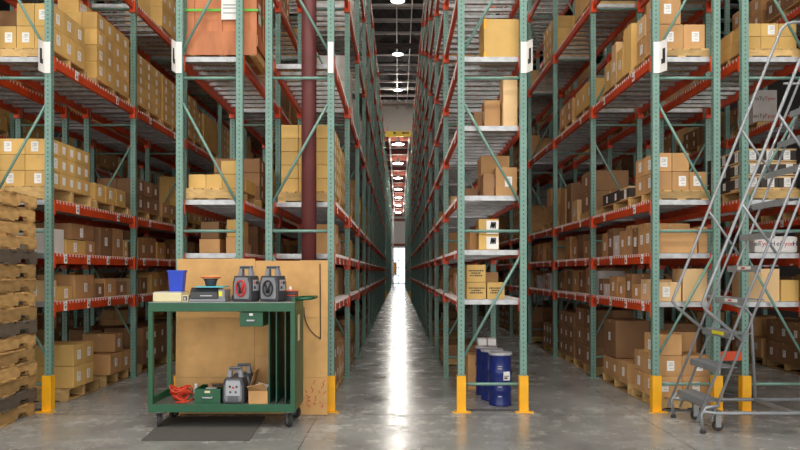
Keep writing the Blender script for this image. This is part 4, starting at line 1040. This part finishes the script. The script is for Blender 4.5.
for y in (YN, YF):
    for q in (-.038, .105): m = MB(); m.tube([LP(sx_(-.6)+q, y, sz_(-.6)), LP(sx_(NS)+q, y, sz_(NS))], .015, 'ladder', 8); part('stringer', m, t)
    # handrail: lower bend, long run, level top
    a = (3.19, 1.36); b = (4.50, 4.60)
    m = MB(); m.tube([LP(3.62, y, .98), LP(3.24, y, 1.30), LP(3.20, y, 1.36), LP(3.23, y, 1.44), LP(4.47, y, 4.53), LP(4.53, y, 4.6), LP(4.62, y, 4.62), LP(5.6, y, 4.62)], .018, 'ladder', 8); part('handrail', m, t)
    for (hx, hz) in ((3.62, 2.42), (4.0, 3.37)):
        m = MB(); m.tube([LP(hx, y, hz), LP(hx+.36, y, hz-.52)], .015, 'ladder', 8); part('rail_brace', m, t)
    m = MB(); m.tube([LP(4.5, y, 3.9), LP(5.5, y, 3.9)], .015, 'ladder', 8); part('guard_rail', m, t)
    m = MB(); m.tube([LP(3.20, y, .23), LP(3.35, y, .21), LP(5.9, y, .21)], .02, 'ladder', 8); part('base_rail', m, t)
    if y == YF: m = MB(); m.tube([LP(4.17, y, .21), LP(4.12, y, 1.2), LP(4.06, y, 1.27), LP(3.79, y, 1.36)], .018, 'ladder', 8); part('support_leg', m, t)
    m = MB(); m.tube([LP(5.8, y, .21), LP(4.95, y, 4.3)], .02, 'ladder', 8); part('support_leg', m, t)
    m = MB(); m.tube([LP(3.21, y, .03), LP(3.19, y, .20), LP(3.24, y, .27), LP(3.38, y, .29)], .019, 'ladder', 8); m.lathe([(.03, .0), (.032, .01), (.026, .035)], 'rubber', 12, LP(3.21, y, 0)); part('front_foot', m, t)
for x in (3.38, 4.15): m = MB(); m.box(x+lx, x+.04+lx, YN+ly, YF+ly, .19, .23, 'ladder'); part('cross_member', m, t)
m = MB(); m.box(4.93+lx, 5.7+lx, YN+ly+.02, YF+ly-.02, 4.27, 4.30, 'tread'); part('platform', m, t)
for (x, y) in ((3.42, YN+.12), (3.42, YF-.12), (5.8, YN+.06), (5.8, YF-.06)):
    m = MB(); n = 18; ring = [(x+lx+math.cos(2*PI*j/n)*.055, .055+math.sin(2*PI*j/n)*.055) for j in range(n)]
    m.prism(ring, 'y', y+ly-.014, y+ly+.014, 'rubber')
    c_ = MB(); c_.box(x+lx-.03, x+lx+.03, y+ly-.022, y+ly-.017, .04, .19, 'steel'); c_.box(x+lx-.03, x+lx+.03, y+ly+.017, y+ly+.022, .04, .19, 'steel'); c_.box(x+lx-.035, x+lx+.035, y+ly-.03, y+ly+.03, .175, .19, 'steel')
    cc = part('caster', c_, t); part('wheel', m, cc)

# white bag with lettering on the shelf behind the ladder
t = thing('printed_bag', 'white plastic sack with red and black lettering on a shelf behind the ladder', 'sack', (4.68, 8.82, 1.935))
m = MB(); m.box(-.27, .27, -.15, .2, .0, .21, 'bagw'); part('sack', m, t, bevel=.035)
for (s_, x, k) in (('en', -.235, 'black'), ('Tyon', -.14, 'redtxt'), ('H', -.045, 'drum'), ('en', .04, 'black'), ('Tyon', .135, 'redtxt'), ('H', .23, 'drum')):
    me = text_mesh(s_, .085, k); link('lettering', me, t, (x, -.152, .115), (PI/2, 0, 0))
# steel column with yellow box near the far wall
t = thing('steel_column', 'slim grey column with a yellow box in the bright far hall', 'column', (-.72, 92, 0))
m = MB(); m.box(-.1, .1, -.1, .1, 0, 10.0, 'steel'); part('shaft', m, t)
m = MB(); m.box(.11, .5, -.15, .15, 1.3, 3.0, 'yellow'); part('box', m, t)
